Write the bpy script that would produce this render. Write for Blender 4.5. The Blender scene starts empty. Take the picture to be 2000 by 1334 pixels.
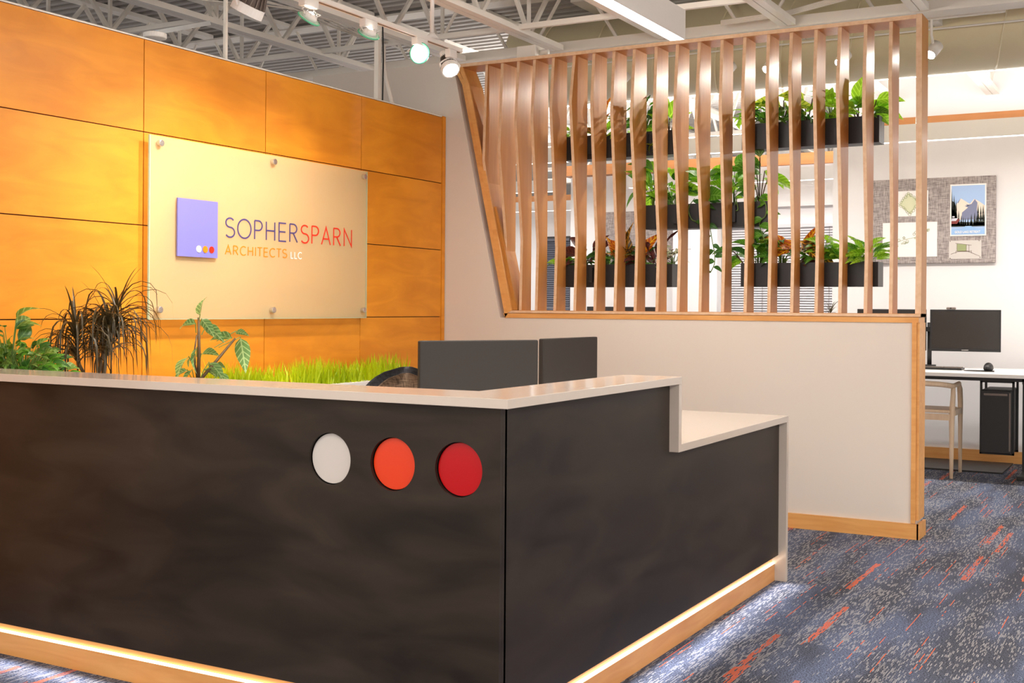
import bpy, math, random
from mathutils import Vector, Matrix
rnd = random.Random(7)
C = bpy.context.scene.collection
S = bpy.context.scene
# ------------------------------------------------------------------ camera
YAW, PITCH, ROLL, FPX, CAMH = 1.06134, -0.000887, 0.007296, 2338.4, 1.22
cy, sy = math.cos(YAW), math.sin(YAW)
fw = Vector((sy*math.cos(PITCH), cy*math.cos(PITCH), math.sin(PITCH)))
rt = Vector((cy, -sy, 0)); up = rt.cross(fw)
r2 = rt*math.cos(ROLL)+up*math.sin(ROLL); u2 = up*math.cos(ROLL)-rt*math.sin(ROLL)
cam = bpy.data.cameras.new('camera'); co = bpy.data.objects.new('camera', cam); C.objects.link(co)
M = Matrix((r2, u2, -fw)).transposed().to_4x4(); M.translation = (0, 0, CAMH); co.matrix_world = M
cam.sensor_width = 36; cam.lens = FPX/2000*36; cam.shift_y = -65.95/2000; cam.clip_end = 200; cam.clip_start = .05
S.camera = co
# ------------------------------------------------------------------ world / exposure
w = bpy.data.worlds.new('world'); S.world = w; w.use_nodes = True
w.node_tree.nodes['Background'].inputs[0].default_value = (1, .93, .86, 1)
w.node_tree.nodes['Background'].inputs[1].default_value = 1.45
S.view_settings.view_transform = 'Standard'; S.view_settings.look = 'None'
S.view_settings.exposure = 0.35; S.view_settings.gamma = 1; S.view_settings.use_curve_mapping = False
S.cycles.max_bounces = 7; S.cycles.diffuse_bounces = 4; S.cycles.glossy_bounces = 3; S.cycles.transparent_max_bounces = 8
S.cycles.sample_clamp_indirect = 6
E_TRACK, E_BACK, E_PEND, E_OFFICE, E_OFFUP, E_LED, E_RECEP = 50, 12, 9, 4, 4, 5, 16

# ------------------------------------------------------------------ materials
def srgb(r, g, b):
    f = lambda c: (c/255/12.92) if c/255 <= .04045 else ((c/255+.055)/1.055)**2.4
    return (f(r), f(g), f(b), 1)
def newmat(name):
    m = bpy.data.materials.new(name); m.use_nodes = True
    return m, m.node_tree.nodes, m.node_tree.links, m.node_tree.nodes['Principled BSDF']
def plain(name, col, rough=.6, metal=0, noise=.04, nscale=8, spec=.5, bump=0):
    m, N, L, b = newmat(name)
    b.inputs['Roughness'].default_value = rough; b.inputs['Metallic'].default_value = metal
    b.inputs['Specular IOR Level'].default_value = spec
    tc = N.new('ShaderNodeTexCoord'); n = N.new('ShaderNodeTexNoise'); n.inputs['Scale'].default_value = nscale
    n.inputs['Detail'].default_value = 4
    L.new(tc.outputs['Object'], n.inputs['Vector'])
    mx = N.new('ShaderNodeMix'); mx.data_type = 'RGBA'
    mx.inputs[6].default_value = tuple(c*(1-noise) for c in col[:3])+(1,)
    mx.inputs[7].default_value = tuple(min(1, c*(1+noise)) for c in col[:3])+(1,)
    L.new(n.outputs['Fac'], mx.inputs[0]); L.new(mx.outputs[2], b.inputs['Base Color'])
    if bump:
        bp = N.new('ShaderNodeBump'); bp.inputs['Strength'].default_value = bump; bp.inputs['Distance'].default_value = .002
        n2 = N.new('ShaderNodeTexNoise'); n2.inputs['Scale'].default_value = 300
        L.new(tc.outputs['Object'], n2.inputs['Vector']); L.new(n2.outputs['Fac'], bp.inputs['Height']); L.new(bp.outputs[0], b.inputs['Normal'])
    return m
def wood(name, c1, c2, axis='x', rough=.4, scale=2.2, stretch=9, coat=0, contrast=(.3, .7), spec=.4, world=True):
    m, N, L, b = newmat(name)
    b.inputs['Roughness'].default_value = rough; b.inputs['Specular IOR Level'].default_value = spec
    if coat: b.inputs['Coat Weight'].default_value = coat; b.inputs['Coat Roughness'].default_value = .25
    g = N.new('ShaderNodeNewGeometry'); oi = N.new('ShaderNodeObjectInfo'); mp = N.new('ShaderNodeMapping')
    add = N.new('ShaderNodeVectorMath'); add.operation = 'ADD'
    mul = N.new('ShaderNodeVectorMath'); mul.operation = 'SCALE'; mul.inputs[3].default_value = 37
    cb = N.new('ShaderNodeCombineXYZ'); 
    for i in range(3): L.new(oi.outputs['Random'], cb.inputs[i])
    L.new(cb.outputs[0], mul.inputs[0]); L.new(g.outputs['Position'], add.inputs[0]); L.new(mul.outputs[0], add.inputs[1])
    L.new(add.outputs[0], mp.inputs['Vector'])
    sc = [stretch]*3; sc['xyz'.index(axis)] = 1; mp.inputs['Scale'].default_value = [s*scale for s in sc]
    n = N.new('ShaderNodeTexNoise'); n.inputs['Scale'].default_value = 1; n.inputs['Detail'].default_value = 7; n.inputs['Distortion'].default_value = 1.1
    L.new(mp.outputs[0], n.inputs['Vector'])
    n2 = N.new('ShaderNodeTexNoise'); n2.inputs['Scale'].default_value = 2.3; n2.inputs['Detail'].default_value = 3
    L.new(add.outputs[0], n2.inputs['Vector'])
    ad = N.new('ShaderNodeMath'); ad.operation = 'MULTIPLY_ADD'; ad.inputs[1].default_value = .45
    L.new(n2.outputs['Fac'], ad.inputs[0]); 
    m5 = N.new('ShaderNodeMath'); m5.operation = 'MULTIPLY'; m5.inputs[1].default_value = .55
    L.new(n.outputs['Fac'], m5.inputs[0]); L.new(m5.outputs[0], ad.inputs[2])
    cr = N.new('ShaderNodeValToRGB'); cr.color_ramp.elements[0].position = contrast[0]; cr.color_ramp.elements[1].position = contrast[1]
    cr.color_ramp.elements[0].color = c1; cr.color_ramp.elements[1].color = c2
    L.new(ad.outputs[0], cr.inputs[0]); L.new(cr.outputs[0], b.inputs['Base Color'])
    return m
def emit(name, col, s):
    m, N, L, b = newmat(name); b.inputs['Base Color'].default_value = col
    b.inputs['Emission Color'].default_value = col; b.inputs['Emission Strength'].default_value = s
    return m
def ply_edge(name, ax='Y'):                      # plywood edge: thin plies running along the slat
    m, N, L, b = newmat(name); b.inputs['Roughness'].default_value = .55
    tc = N.new('ShaderNodeTexCoord'); sp = N.new('ShaderNodeSeparateXYZ'); L.new(tc.outputs['Object'], sp.inputs[0])
    mm = N.new('ShaderNodeMath'); mm.operation = 'MULTIPLY'; mm.inputs[1].default_value = 980
    L.new(sp.outputs[ax], mm.inputs[0]); s = N.new('ShaderNodeMath'); s.operation = 'SINE'; L.new(mm.outputs[0], s.inputs[0])
    n = N.new('ShaderNodeTexNoise'); n.inputs['Scale'].default_value = 30; L.new(tc.outputs['Object'], n.inputs[0])
    a = N.new('ShaderNodeMath'); a.operation = 'MULTIPLY_ADD'; a.inputs[1].default_value = .3; L.new(s.outputs[0], a.inputs[0]); L.new(n.outputs['Fac'], a.inputs[2])
    cr = N.new('ShaderNodeValToRGB'); cr.color_ramp.elements[0].color = srgb(214, 170, 128); cr.color_ramp.elements[1].color = srgb(240, 206, 172)
    cr.color_ramp.elements[0].position = .15; cr.color_ramp.elements[1].position = .75
    L.new(a.outputs[0], cr.inputs[0]); L.new(cr.outputs[0], b.inputs['Base Color']); return m
def leafmat(name, c1, c2, c3=None, veins=14, transl=.5, rough=.38):
    gn = lambda c: tuple(min(.95, v*1.45) for v in c[:3])+(1,)
    c1, c2, c3 = gn(c1), gn(c2), gn(c3 or c2)
    """leaf: midrib along local X, side veins, translucent"""
    m, N, L, b = newmat(name); b.inputs['Roughness'].default_value = rough
    tc = N.new('ShaderNodeTexCoord'); sp = N.new('ShaderNodeSeparateXYZ'); L.new(tc.outputs['Object'], sp.inputs[0])
    ab = N.new('ShaderNodeMath'); ab.operation = 'ABSOLUTE'; L.new(sp.outputs['Y'], ab.inputs[0])
    k = N.new('ShaderNodeMath'); k.operation = 'MULTIPLY_ADD'; k.inputs[1].default_value = -1.1; L.new(ab.outputs[0], k.inputs[0]); L.new(sp.outputs['X'], k.inputs[2])
    f = N.new('ShaderNodeMath'); f.operation = 'MULTIPLY'; f.inputs[1].default_value = veins*6.283; L.new(k.outputs[0], f.inputs[0])
    s = N.new('ShaderNodeMath'); s.operation = 'SINE'; L.new(f.outputs[0], s.inputs[0])
    s2 = N.new('ShaderNodeMapRange'); s2.inputs[1].default_value = .55; s2.inputs[2].default_value = 1; L.new(s.outputs[0], s2.inputs[0])
    mid = N.new('ShaderNodeMath'); mid.operation = 'LESS_THAN'; mid.inputs[1].default_value = .018; L.new(ab.outputs[0], mid.inputs[0])
    mxm = N.new('ShaderNodeMath'); mxm.operation = 'MAXIMUM'; L.new(s2.outputs[0], mxm.inputs[0]); L.new(mid.outputs[0], mxm.inputs[1])
    n = N.new('ShaderNodeTexNoise'); n.inputs['Scale'].default_value = 5; n.inputs['Detail'].default_value = 2; L.new(tc.outputs['Object'], n.inputs[0])
    mx = N.new('ShaderNodeMix'); mx.data_type = 'RGBA'; mx.inputs[6].default_value = c1; mx.inputs[7].default_value = c2; L.new(n.outputs['Fac'], mx.inputs[0])
    mv = N.new('ShaderNodeMix'); mv.data_type = 'RGBA'; mv.inputs[7].default_value = c3 or c2
    L.new(mxm.outputs[0], mv.inputs[0]); L.new(mx.outputs[2], mv.inputs[6]); L.new(mv.outputs[2], b.inputs['Base Color'])
    tr = N.new('ShaderNodeBsdfTranslucent'); L.new(mv.outputs[2], tr.inputs[0])
    ms = N.new('ShaderNodeMixShader'); ms.inputs[0].default_value = transl
    L.new(b.outputs[0], ms.inputs[1]); L.new(tr.outputs[0], ms.inputs[2]); L.new(ms.outputs[0], N['Material Output'].inputs[0])
    return m
def fabric(name, c1, c2, sc=160, coord='Object'):
    m, N, L, b = newmat(name); b.inputs['Roughness'].default_value = .9
    tc = N.new('ShaderNodeTexCoord')
    fs = []
    for ax in (0, 1):
        mp = N.new('ShaderNodeMapping'); s_ = [sc*.12]*3; s_[1+ax] = sc; mp.inputs['Scale'].default_value = s_
        n = N.new('ShaderNodeTexNoise'); n.inputs['Scale'].default_value = 1; n.inputs['Detail'].default_value = 2
        L.new(tc.outputs[coord], mp.inputs[0]); L.new(mp.outputs[0], n.inputs[0]); fs.append(n)
    a = N.new('ShaderNodeMath'); a.operation = 'ADD'; L.new(fs[0].outputs['Fac'], a.inputs[0]); L.new(fs[1].outputs['Fac'], a.inputs[1])
    mr = N.new('ShaderNodeMapRange'); mr.inputs[1].default_value = .72; mr.inputs[2].default_value = 1.28; L.new(a.outputs[0], mr.inputs[0])
    mx = N.new('ShaderNodeMix'); mx.data_type = 'RGBA'; mx.inputs[6].default_value = c1; mx.inputs[7].default_value = c2
    L.new(mr.outputs[0], mx.inputs[0]); L.new(mx.outputs[2], b.inputs['Base Color']); return m

def carpet():
    m, N, L, b = newmat('woven_carpet'); b.inputs['Roughness'].default_value = .95; b.inputs['Specular IOR Level'].default_value = .1
    g = N.new('ShaderNodeNewGeometry'); sp = N.new('ShaderNodeSeparateXYZ'); L.new(g.outputs['Position'], sp.inputs[0])
    def mt(op, a, b_=None, c=None):
        n = N.new('ShaderNodeMath'); n.operation = op
        for i, v in enumerate((a, b_, c)):
            if v is None: continue
            if isinstance(v, (int, float)): n.inputs[i].default_value = v
            else: L.new(v, n.inputs[i])
        return n.outputs[0]
    def wn(x, y, z=0.0):
        cb = N.new('ShaderNodeCombineXYZ')
        for i, v in enumerate((x, y, z)):
            if isinstance(v, (int, float)): cb.inputs[i].default_value = v
            else: L.new(v, cb.inputs[i])
        n = N.new('ShaderNodeTexWhiteNoise'); L.new(cb.outputs[0], n.inputs[0]); return n.outputs['Value']
    X, Y = sp.outputs['X'], sp.outputs['Y']
    # noise wobble so the dashes are not ruled
    nz = N.new('ShaderNodeTexNoise'); nz.inputs['Scale'].default_value = 90; nz.inputs['Detail'].default_value = 2; L.new(g.outputs['Position'], nz.inputs[0])
    Yw = mt('ADD', Y, mt('MULTIPLY', mt('SUBTRACT', nz.outputs['Fac'], .5), .006))
    yl = mt('FLOOR', mt('DIVIDE', Yw, .0048))                 # yarn line
    ym = mt('LESS_THAN', mt('FRACT', mt('DIVIDE', Yw, .0048)), .62)
    xl = mt('FLOOR', mt('ADD', mt('DIVIDE', X, .032), mt('MULTIPLY', wn(yl, 3.0), 9)))
    fleck = wn(xl, yl, 1.0)
    # planks 1.0 x .25 m
    py = mt('FLOOR', mt('DIVIDE', Y, .25)); px = mt('FLOOR', mt('ADD', X, mt('MULTIPLY', wn(py, 8.0), 4)))
    mode = wn(px, py, 5.0)
    n1 = N.new('ShaderNodeTexNoise'); n1.inputs['Scale'].default_value = 3.2; n1.inputs['Detail'].default_value = 2
    mp = N.new('ShaderNodeMapping'); mp.inputs['Scale'].default_value = (.55, 2.4, 1); L.new(g.outputs['Position'], mp.inputs[0]); L.new(mp.outputs[0], n1.inputs[0])
    dens = mt('ADD', mt('MULTIPLY', mode, .34), mt('MULTIPLY', n1.outputs['Fac'], .9))     # ~.2..1.1
    thr = mt('SUBTRACT', 1.34, dens)
    white = mt('MULTIPLY', mt('MULTIPLY', mt('GREATER_THAN', fleck, thr), ym), mt('ADD', .45, mt('MULTIPLY', wn(xl, yl, 9.0), .55)))
    # base mottling
    n2 = N.new('ShaderNodeTexNoise'); n2.inputs['Scale'].default_value = 170; n2.inputs['Detail'].default_value = 2; L.new(g.outputs['Position'], n2.inputs[0])
    n3 = N.new('ShaderNodeTexNoise'); n3.inputs['Scale'].default_value = 2.2; n3.inputs['Detail'].default_value = 3; L.new(mp.outputs[0], n3.inputs[0])
    base = N.new('ShaderNodeMix'); base.data_type = 'RGBA'; base.inputs[6].default_value = srgb(74, 76, 86); base.inputs[7].default_value = srgb(96, 104, 126)
    mr = N.new('ShaderNodeMapRange'); mr.inputs[1].default_value = .4; mr.inputs[2].default_value = .62; L.new(n3.outputs['Fac'], mr.inputs[0]); L.new(mr.outputs[0], base.inputs[0])
    b2 = N.new('ShaderNodeMix'); b2.data_type = 'RGBA'; b2.blend_type = 'MULTIPLY'; b2.inputs[0].default_value = 1
    cr = N.new('ShaderNodeMapRange'); cr.inputs[1].default_value = .38; cr.inputs[2].default_value = .62; cr.inputs[3].default_value = .45; cr.inputs[4].default_value = 1.5; L.new(n2.outputs['Fac'], cr.inputs[0])
    L.new(base.outputs[2], b2.inputs[6]); L.new(cr.outputs[0], b2.inputs[7])
    c3 = N.new('ShaderNodeMix'); c3.data_type = 'RGBA'; c3.inputs[7].default_value = srgb(186, 181, 178)
    L.new(mt('MULTIPLY', white, .8), c3.inputs[0]); L.new(b2.outputs[2], c3.inputs[6])
    # orange dashes: stripes 3 yarns wide, ~.5 m long
    oy = mt('FLOOR', mt('DIVIDE', Yw, .0240)); ox = mt('FLOOR', mt('ADD', mt('DIVIDE', X, .6), mt('MULTIPLY', wn(oy, 1.5), 7)))
    on = mt('GREATER_THAN', wn(ox, oy, 2.0), .958)
    oy2 = yl; ox2 = mt('FLOOR', mt('ADD', mt('DIVIDE', X, .3), mt('MULTIPLY', wn(oy2, 11.5), 7)))
    on2 = mt('GREATER_THAN', wn(ox2, oy2, 4.0), .978)
    of = mt('MULTIPLY', mt('MULTIPLY', mt('MAXIMUM', on, on2), mt('GREATER_THAN', wn(xl, yl, 6.0), .25)), ym)
    c4 = N.new('ShaderNodeMix'); c4.data_type = 'RGBA'; c4.inputs[7].default_value = srgb(240, 112, 60)
    L.new(mt('MULTIPLY', of, .9), c4.inputs[0]); L.new(c3.outputs[2], c4.inputs[6]); L.new(c4.outputs[2], b.inputs['Base Color'])
    bp = N.new('ShaderNodeBump'); bp.inputs['Strength'].default_value = .5; bp.inputs['Distance'].default_value = .004
    L.new(n2.outputs['Fac'], bp.inputs['Height']); L.new(bp.outputs[0], b.inputs['Normal'])
    return m
def blackened_steel():
    m, N, L, b = newmat('blackened_steel'); b.inputs['Metallic'].default_value = .5; b.inputs['Specular IOR Level'].default_value = .35
    tc = N.new('ShaderNodeTexCoord'); mp = N.new('ShaderNodeMapping'); mp.inputs['Scale'].default_value = (1.2, 1.2, 4); L.new(tc.outputs['Object'], mp.inputs[0])
    n = N.new('ShaderNodeTexNoise'); n.inputs['Scale'].default_value = 2; n.inputs['Detail'].default_value = 6; n.inputs['Distortion'].default_value = .8; L.new(mp.outputs[0], n.inputs[0])
    cr = N.new('ShaderNodeValToRGB'); cr.color_ramp.elements[0].color = srgb(42, 35, 30); cr.color_ramp.elements[1].color = srgb(70, 60, 51)
    cr.color_ramp.elements[0].position = .3; cr.color_ramp.elements[1].position = .75
    L.new(n.outputs['Fac'], cr.inputs[0]); L.new(cr.outputs[0], b.inputs['Base Color'])
    mr = N.new('ShaderNodeMapRange'); mr.inputs[3].default_value = .36; mr.inputs[4].default_value = .55; L.new(n.outputs['Fac'], mr.inputs[0]); L.new(mr.outputs[0], b.inputs['Roughness'])
    return m
def frosted():
    m, N, L, b = newmat('frosted_glass'); b.inputs['Base Color'].default_value = srgb(244, 232, 190); b.inputs['Roughness'].default_value = .3
    tr = N.new('ShaderNodeBsdfTranslucent'); tr.inputs[0].default_value = (.95, .9, .66, 1)
    tp = N.new('ShaderNodeBsdfTransparent'); tp.inputs[0].default_value = (.97, .98, .93, 1)
    a = N.new('ShaderNodeMixShader'); a.inputs[0].default_value = .74; L.new(tr.outputs[0], a.inputs[1]); L.new(tp.outputs[0], a.inputs[2])
    c = N.new('ShaderNodeMixShader'); c.inputs[0].default_value = .70; L.new(b.outputs[0], c.inputs[1]); L.new(a.outputs[0], c.inputs[2])
    L.new(c.outputs[0], N['Material Output'].inputs[0]); return m

MAT = {}
MAT['panel'] = wood('orange_birch', srgb(214, 130, 26), srgb(236, 152, 38), 'x', .5, 2.2, 4, coat=.04, contrast=(.38, .62))
MAT['panelgap'] = plain('dark_gap', srgb(70, 40, 18), .9)
MAT['ply'] = wood('birch_slat_face', srgb(190, 122, 50), srgb(210, 148, 74), 'z', .48, 2.4, 14, coat=.05, contrast=(.3, .7))
MAT['plyedge'] = ply_edge('plywood_edge'); MAT['plyedgez'] = ply_edge('plywood_edge_flat', 'Z')
MAT['maple'] = wood('maple_trim', srgb(214, 146, 76), srgb(238, 180, 110), 'y', .45, 2.5, 10)
MAT['header'] = wood('header_maple', srgb(186, 120, 66), srgb(204, 138, 82), 'y', .5, 2.5, 10)
MAT['maplex'] = wood('maple_kick_board', srgb(206, 138, 78), srgb(228, 168, 106), 'x', .45, 2.5, 10)
MAT['wall'] = plain('warm_white_paint', srgb(226, 215, 203), .8, noise=.01, nscale=2, bump=.05)
MAT['wallw'] = plain('white_paint', srgb(236, 232, 230), .8, noise=.01, nscale=2)
MAT['ceil'] = plain('painted_deck', srgb(178, 172, 166), .6, noise=.05, nscale=3)
MAT['steelw'] = plain('cream_painted_steel', srgb(244, 238, 228), .5, noise=.03)
MAT['duct'] = plain('cream_duct', srgb(236, 224, 188), .45, noise=.03)
MAT['white'] = plain('white_enamel', srgb(240, 236, 232), .4, noise=.01)
MAT['counter'] = plain('quartz_top', srgb(208, 194, 180), .13, noise=.02, nscale=60, spec=.5)
MAT['steel'] = blackened_steel()
MAT['black'] = plain('black_plastic', srgb(28, 26, 26), .45, noise=.05)
MAT['screen'] = plain('dark_screen', srgb(40, 34, 30), .25, noise=.05)
MAT['monback'] = plain('dark_monitor_back', srgb(40, 35, 31), .6, noise=.05)
MAT['planter'] = plain('black_planter_metal', srgb(40, 37, 37), .45, noise=.04)
MAT['chrome'] = plain('brushed_aluminium', srgb(214, 212, 210), .25, metal=.9, noise=.02)
MAT['galv'] = plain('galvanised_steel', srgb(196, 204, 210), .3, metal=.7, noise=.1)
MAT['grey'] = plain('grey_heat_sink', srgb(120, 108, 100), .45, metal=.5)
MAT['glassrim'] = plain('pale_green_glass', srgb(90, 190, 150), .1, noise=.01)
MAT['glassedge'] = plain('green_glass_edge', srgb(178, 214, 190), .2, noise=.02)
MAT['frost'] = frosted()
MAT['bulb'] = emit('lamp_bulb', (1, .93, .85, 1), 60)
MAT['pend'] = emit('pendant_diffuser', (1, .97, .94, 1), E_PEND)
MAT['off'] = emit('office_diffuser', (1, .98, .97, 1), E_OFFICE)
MAT['offup'] = emit('office_uplight_diffuser', (1, .98, .97, 1), E_OFFUP)
MAT['led'] = emit('led_strip', (1, .86, .66, 1), E_LED)
MAT['purple'] = plain('lavender_acrylic', srgb(128, 126, 206), .3, noise=.01)
MAT['ltr_blue'] = plain('slate_blue_letter', srgb(72, 66, 124), .4, noise=.01)
MAT['ltr_red'] = plain('red_orange_letter', srgb(224, 44, 20), .4, noise=.01)
MAT['ltr_or'] = plain('amber_letter', srgb(240, 136, 16), .4, noise=.01)
MAT['ltr_w'] = plain('white_letter', srgb(250, 246, 240), .4, noise=.01)
MAT['d_white'] = plain('white_acrylic', srgb(212, 204, 196), .22, noise=.01)
MAT['d_or'] = plain('orange_acrylic', srgb(232, 66, 26), .22, noise=.01)
MAT['d_red'] = plain('red_acrylic', srgb(190, 16, 20), .18, noise=.01)
MAT['carpet'] = carpet()
MAT['pin'] = fabric('grey_tweed', srgb(118, 108, 106), srgb(186, 174, 168), 170)
MAT['paper'] = plain('paper', srgb(244, 238, 232), .7, noise=.01)
MAT['vellum'] = plain('vellum', srgb(206, 198, 190), .6, noise=.02)
MAT['blind_d'] = plain('night_blind', srgb(96, 98, 110), .5)
MAT['blind_l'] = plain('silver_blind', srgb(206, 202, 204), .5)
MAT['night'] = plain('night_glass', srgb(30, 34, 44), .1)
MAT['oak'] = wood('pale_oak', srgb(222, 192, 158), srgb(240, 214, 184), 'z', .5, 3, 12)
MAT['soil'] = plain('potting_soil', srgb(50, 36, 26), .95, noise=.4, nscale=60)
MAT['stem'] = plain('green_stem', srgb(98, 128, 52), .5, noise=.15, nscale=20)
MAT['stemd'] = plain('brown_stem', srgb(92, 72, 44), .6, noise=.4, nscale=50)
MAT['mesh_d'] = fabric('charcoal_mesh', srgb(52, 52, 56), srgb(92, 92, 96), 260)
MAT['mesh_b'] = fabric('tan_weave', srgb(88, 70, 56), srgb(178, 148, 120), 200)
G = lambda *c: srgb(*c)
MAT['lf_bright'] = leafmat('bright_leaf', G(96, 150, 24), G(150, 196, 44), G(170, 210, 70), 7)
MAT['lf_mid'] = leafmat('mid_green_leaf', G(56, 112, 24), G(98, 152, 42), G(120, 168, 70), 8)
MAT['lf_deep'] = leafmat('deep_green_leaf', G(30, 70, 28), G(58, 104, 40), G(84, 130, 60), 8)
MAT['lf_burg'] = leafmat('burgundy_leaf', G(44, 20, 20), G(78, 34, 30), G(90, 44, 36), 6, .2)
MAT['lf_croton'] = leafmat('orange_croton_leaf', G(120, 52, 12), G(196, 92, 14), G(246, 160, 30), 7, .4)
MAT['lf_crot2'] = leafmat('dark_croton_leaf', G(52, 44, 16), G(92, 62, 18), G(196, 140, 40), 8, .3)
MAT['lf_yel'] = leafmat('yellow_striped_leaf', G(140, 160, 40), G(196, 206, 80), G(90, 130, 30), 7)
MAT['lf_var'] = leafmat('variegated_leaf', G(90, 130, 50), G(226, 232, 180), G(236, 240, 200), 3)
MAT['lf_stripe'] = leafmat('silver_veined_leaf', G(74, 112, 60), G(104, 142, 78), G(150, 178, 120), 6, .25)
MAT['lf_drac'] = leafmat('dracaena_blade', G(44, 32, 20), G(74, 56, 34), G(60, 50, 28), 0, .25)
MAT['lf_grass'] = leafmat('grass_blade', G(120, 156, 10), G(206, 212, 24), G(180, 200, 30), 0, .4)
MAT['lf_fern'] = leafmat('small_herb_leaf', G(60, 92, 28), G(110, 140, 52), G(130, 160, 90), 4, .35)

# ------------------------------------------------------------------ mesh helpers
class MB:
    def __init__(s): s.v = []; s.f = []; s.mi = []; s.cur = 0
    def add(s, vs, fs):
        o = len(s.v); s.v += [tuple(v) for v in vs]; s.f += [tuple(i+o for i in f) for f in fs]; s.mi += [s.cur]*len(fs); return s
    def box(s, x0, x1, y0, y1, z0, z1):
        return s.add([(x, y, z) for x in (x0, x1) for y in (y0, y1) for z in (z0, z1)],
                     [(0, 1, 3, 2), (4, 6, 7, 5), (0, 4, 5, 1), (2, 3, 7, 6), (0, 2, 6, 4), (1, 5, 7, 3)])
    def prism(s, pts, axis, a, b):
        """pts: 2D polygon in the other two axes (in xyz order), extruded along axis a..b"""
        ax = 'xyz'.index(axis); n = len(pts)
        def mk(p, t):
            q = [p[0], p[1]]; q.insert(ax, t); return tuple(q)
        s.add([mk(p, a) for p in pts]+[mk(p, b) for p in pts],
              [tuple(range(n))[::-1], tuple(range(n, 2*n))]+[(i, (i+1) % n, n+(i+1) % n, n+i) for i in range(n)])
        return s
    def tube(s, pts, r, n=8, cap=True):
        pts = [Vector(p) for p in pts]; rs = r if isinstance(r, (list, tuple)) else [r]*len(pts)
        o = len(s.v); prev = None
        for i, p in enumerate(pts):
            d = (pts[min(i+1, len(pts)-1)]-pts[max(i-1, 0)]).normalized()
            if prev is None:
                a = d.orthogonal().normalized()
            else:
                a = (prev-d*prev.dot(d)); a = a.normalized() if a.length > 1e-6 else d.orthogonal().normalized()
            prev = a; b = d.cross(a)
            for k in range(n):
                t = 2*math.pi*k/n; s.v.append(tuple(p+(a*math.cos(t)+b*math.sin(t))*rs[i]))
        for i in range(len(pts)-1):
            for k in range(n):
                s.f.append((o+i*n+k, o+i*n+(k+1) % n, o+(i+1)*n+(k+1) % n, o+(i+1)*n+k)); s.mi.append(s.cur)
        if cap:
            s.f.append(tuple(range(o, o+n))[::-1]); s.f.append(tuple(range(o+(len(pts)-1)*n, o+len(pts)*n))); s.mi += [s.cur]*2
        return s
    def cyl(s, p0, p1, r, n=20, r1=None): return s.tube([p0, p1], [r, r if r1 is None else r1], n)
    def bar(s, p0, p1, w_, h_):
        """rectangular bar between two points"""
        p0, p1 = Vector(p0), Vector(p1); d = (p1-p0).normalized(); a = d.cross(Vector((0, 1, 0)))
        if a.length < .1: a = d.cross(Vector((0, 0, 1)))
        a.normalize(); b = d.cross(a); vs = []
        for p in (p0, p1):
            for u, v in ((-1, -1), (1, -1), (1, 1), (-1, 1)): vs.append(p+a*u*h_/2+b*v*w_/2)
        return s.add(vs, [(3, 2, 1, 0), (4, 5, 6, 7)]+[(i, (i+1) % 4, 4+(i+1) % 4, 4+i) for i in range(4)])
    def mesh(s, name, mats, org=(0, 0, 0), smooth=False):
        me = bpy.data.meshes.new(name)
        me.from_pydata([(v[0]-org[0], v[1]-org[1], v[2]-org[2]) for v in s.v], [], s.f)
        for m in (mats if isinstance(mats, (list, tuple)) else [mats]): me.materials.append(MAT[m] if isinstance(m, str) else m)
        me.polygons.foreach_set('material_index', s.mi)
        me.polygons.foreach_set('use_smooth', [smooth]*len(s.f))
        me.update(); return me
    def build(s, name, mats, parent=None, smooth=False, org=None, bevel=0, label=None):
        if parent is not None: o0 = parent['_org']
        elif org is not None: o0 = org
        else:
            xs = list(zip(*s.v)); o0 = ((min(xs[0])+max(xs[0]))/2, (min(xs[1])+max(xs[1]))/2, min(xs[2]))
        me = s.mesh(name, mats, o0, smooth); o = bpy.data.objects.new(name, me); C.objects.link(o)
        if parent is not None: o.parent = parent
        else: o.location = o0
        o['_org'] = tuple(o0)
        if bevel:
            b = o.modifiers.new('bevel', 'BEVEL'); b.width = bevel; b.segments = 2; b.limit_method = 'ANGLE'
        if label: o['label'] = label
        return o
def tag(o, label, cat, group=None):
    o['label'] = label; o['category'] = cat
    if group: o['group'] = group
    return o
def thing(name, label, cat, loc, group=None):
    o = bpy.data.objects.new(name, None); C.objects.link(o); o.location = loc; o['_org'] = tuple(loc)
    o.empty_display_size = .1
    return tag(o, label, cat, group)
def struct(o): o['kind'] = 'structure'; return o
def child(o, parent, loc=None, mat=None):
    o.parent = parent
    if mat is not None: o.matrix_local = mat
    elif loc is not None: o.location = loc
    return o
def spot(parent, pos, target, power, size=1.2, blend=.6, col=(1, .87, .72), r=.03):
    l = bpy.data.lights.new('lamp_light', 'SPOT'); l.energy = power; l.spot_size = size*1.25; l.spot_blend = 1.0; l.color = col; l.shadow_soft_size = r
    o = bpy.data.objects.new('lamp_light', l); C.objects.link(o); o.parent = parent
    p = Vector(pos)-Vector(parent['_org']); d = (Vector(target)-Vector(pos)).normalized()
    o.matrix_local = Matrix.Translation(p) @ d.to_track_quat('-Z', 'Y').to_matrix().to_4x4(); return o
def area(parent, pos, sx, sy_, power, down=True, col=(1, .95, .9)):
    l = bpy.data.lights.new('tube_light', 'AREA'); l.shape = 'RECTANGLE'; l.size = sx; l.size_y = sy_; l.energy = power; l.color = col
    o = bpy.data.objects.new('tube_light', l); C.objects.link(o); o.parent = parent
    o.location = Vector(pos)-Vector(parent['_org'])
    if not down: o.rotation_euler = (math.pi, 0, 0)
    return o

# ------------------------------------------------------------------ room shell
WX, WY = 6.596, 4.189            # slatted partition plane, birch wall plane
DECK, CH = 3.38, 2.95            # roof deck, joist bottom chord
struct(MB().box(-5, 24, -9, 15, -.05, 0).build('floor', 'carpet'))
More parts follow.
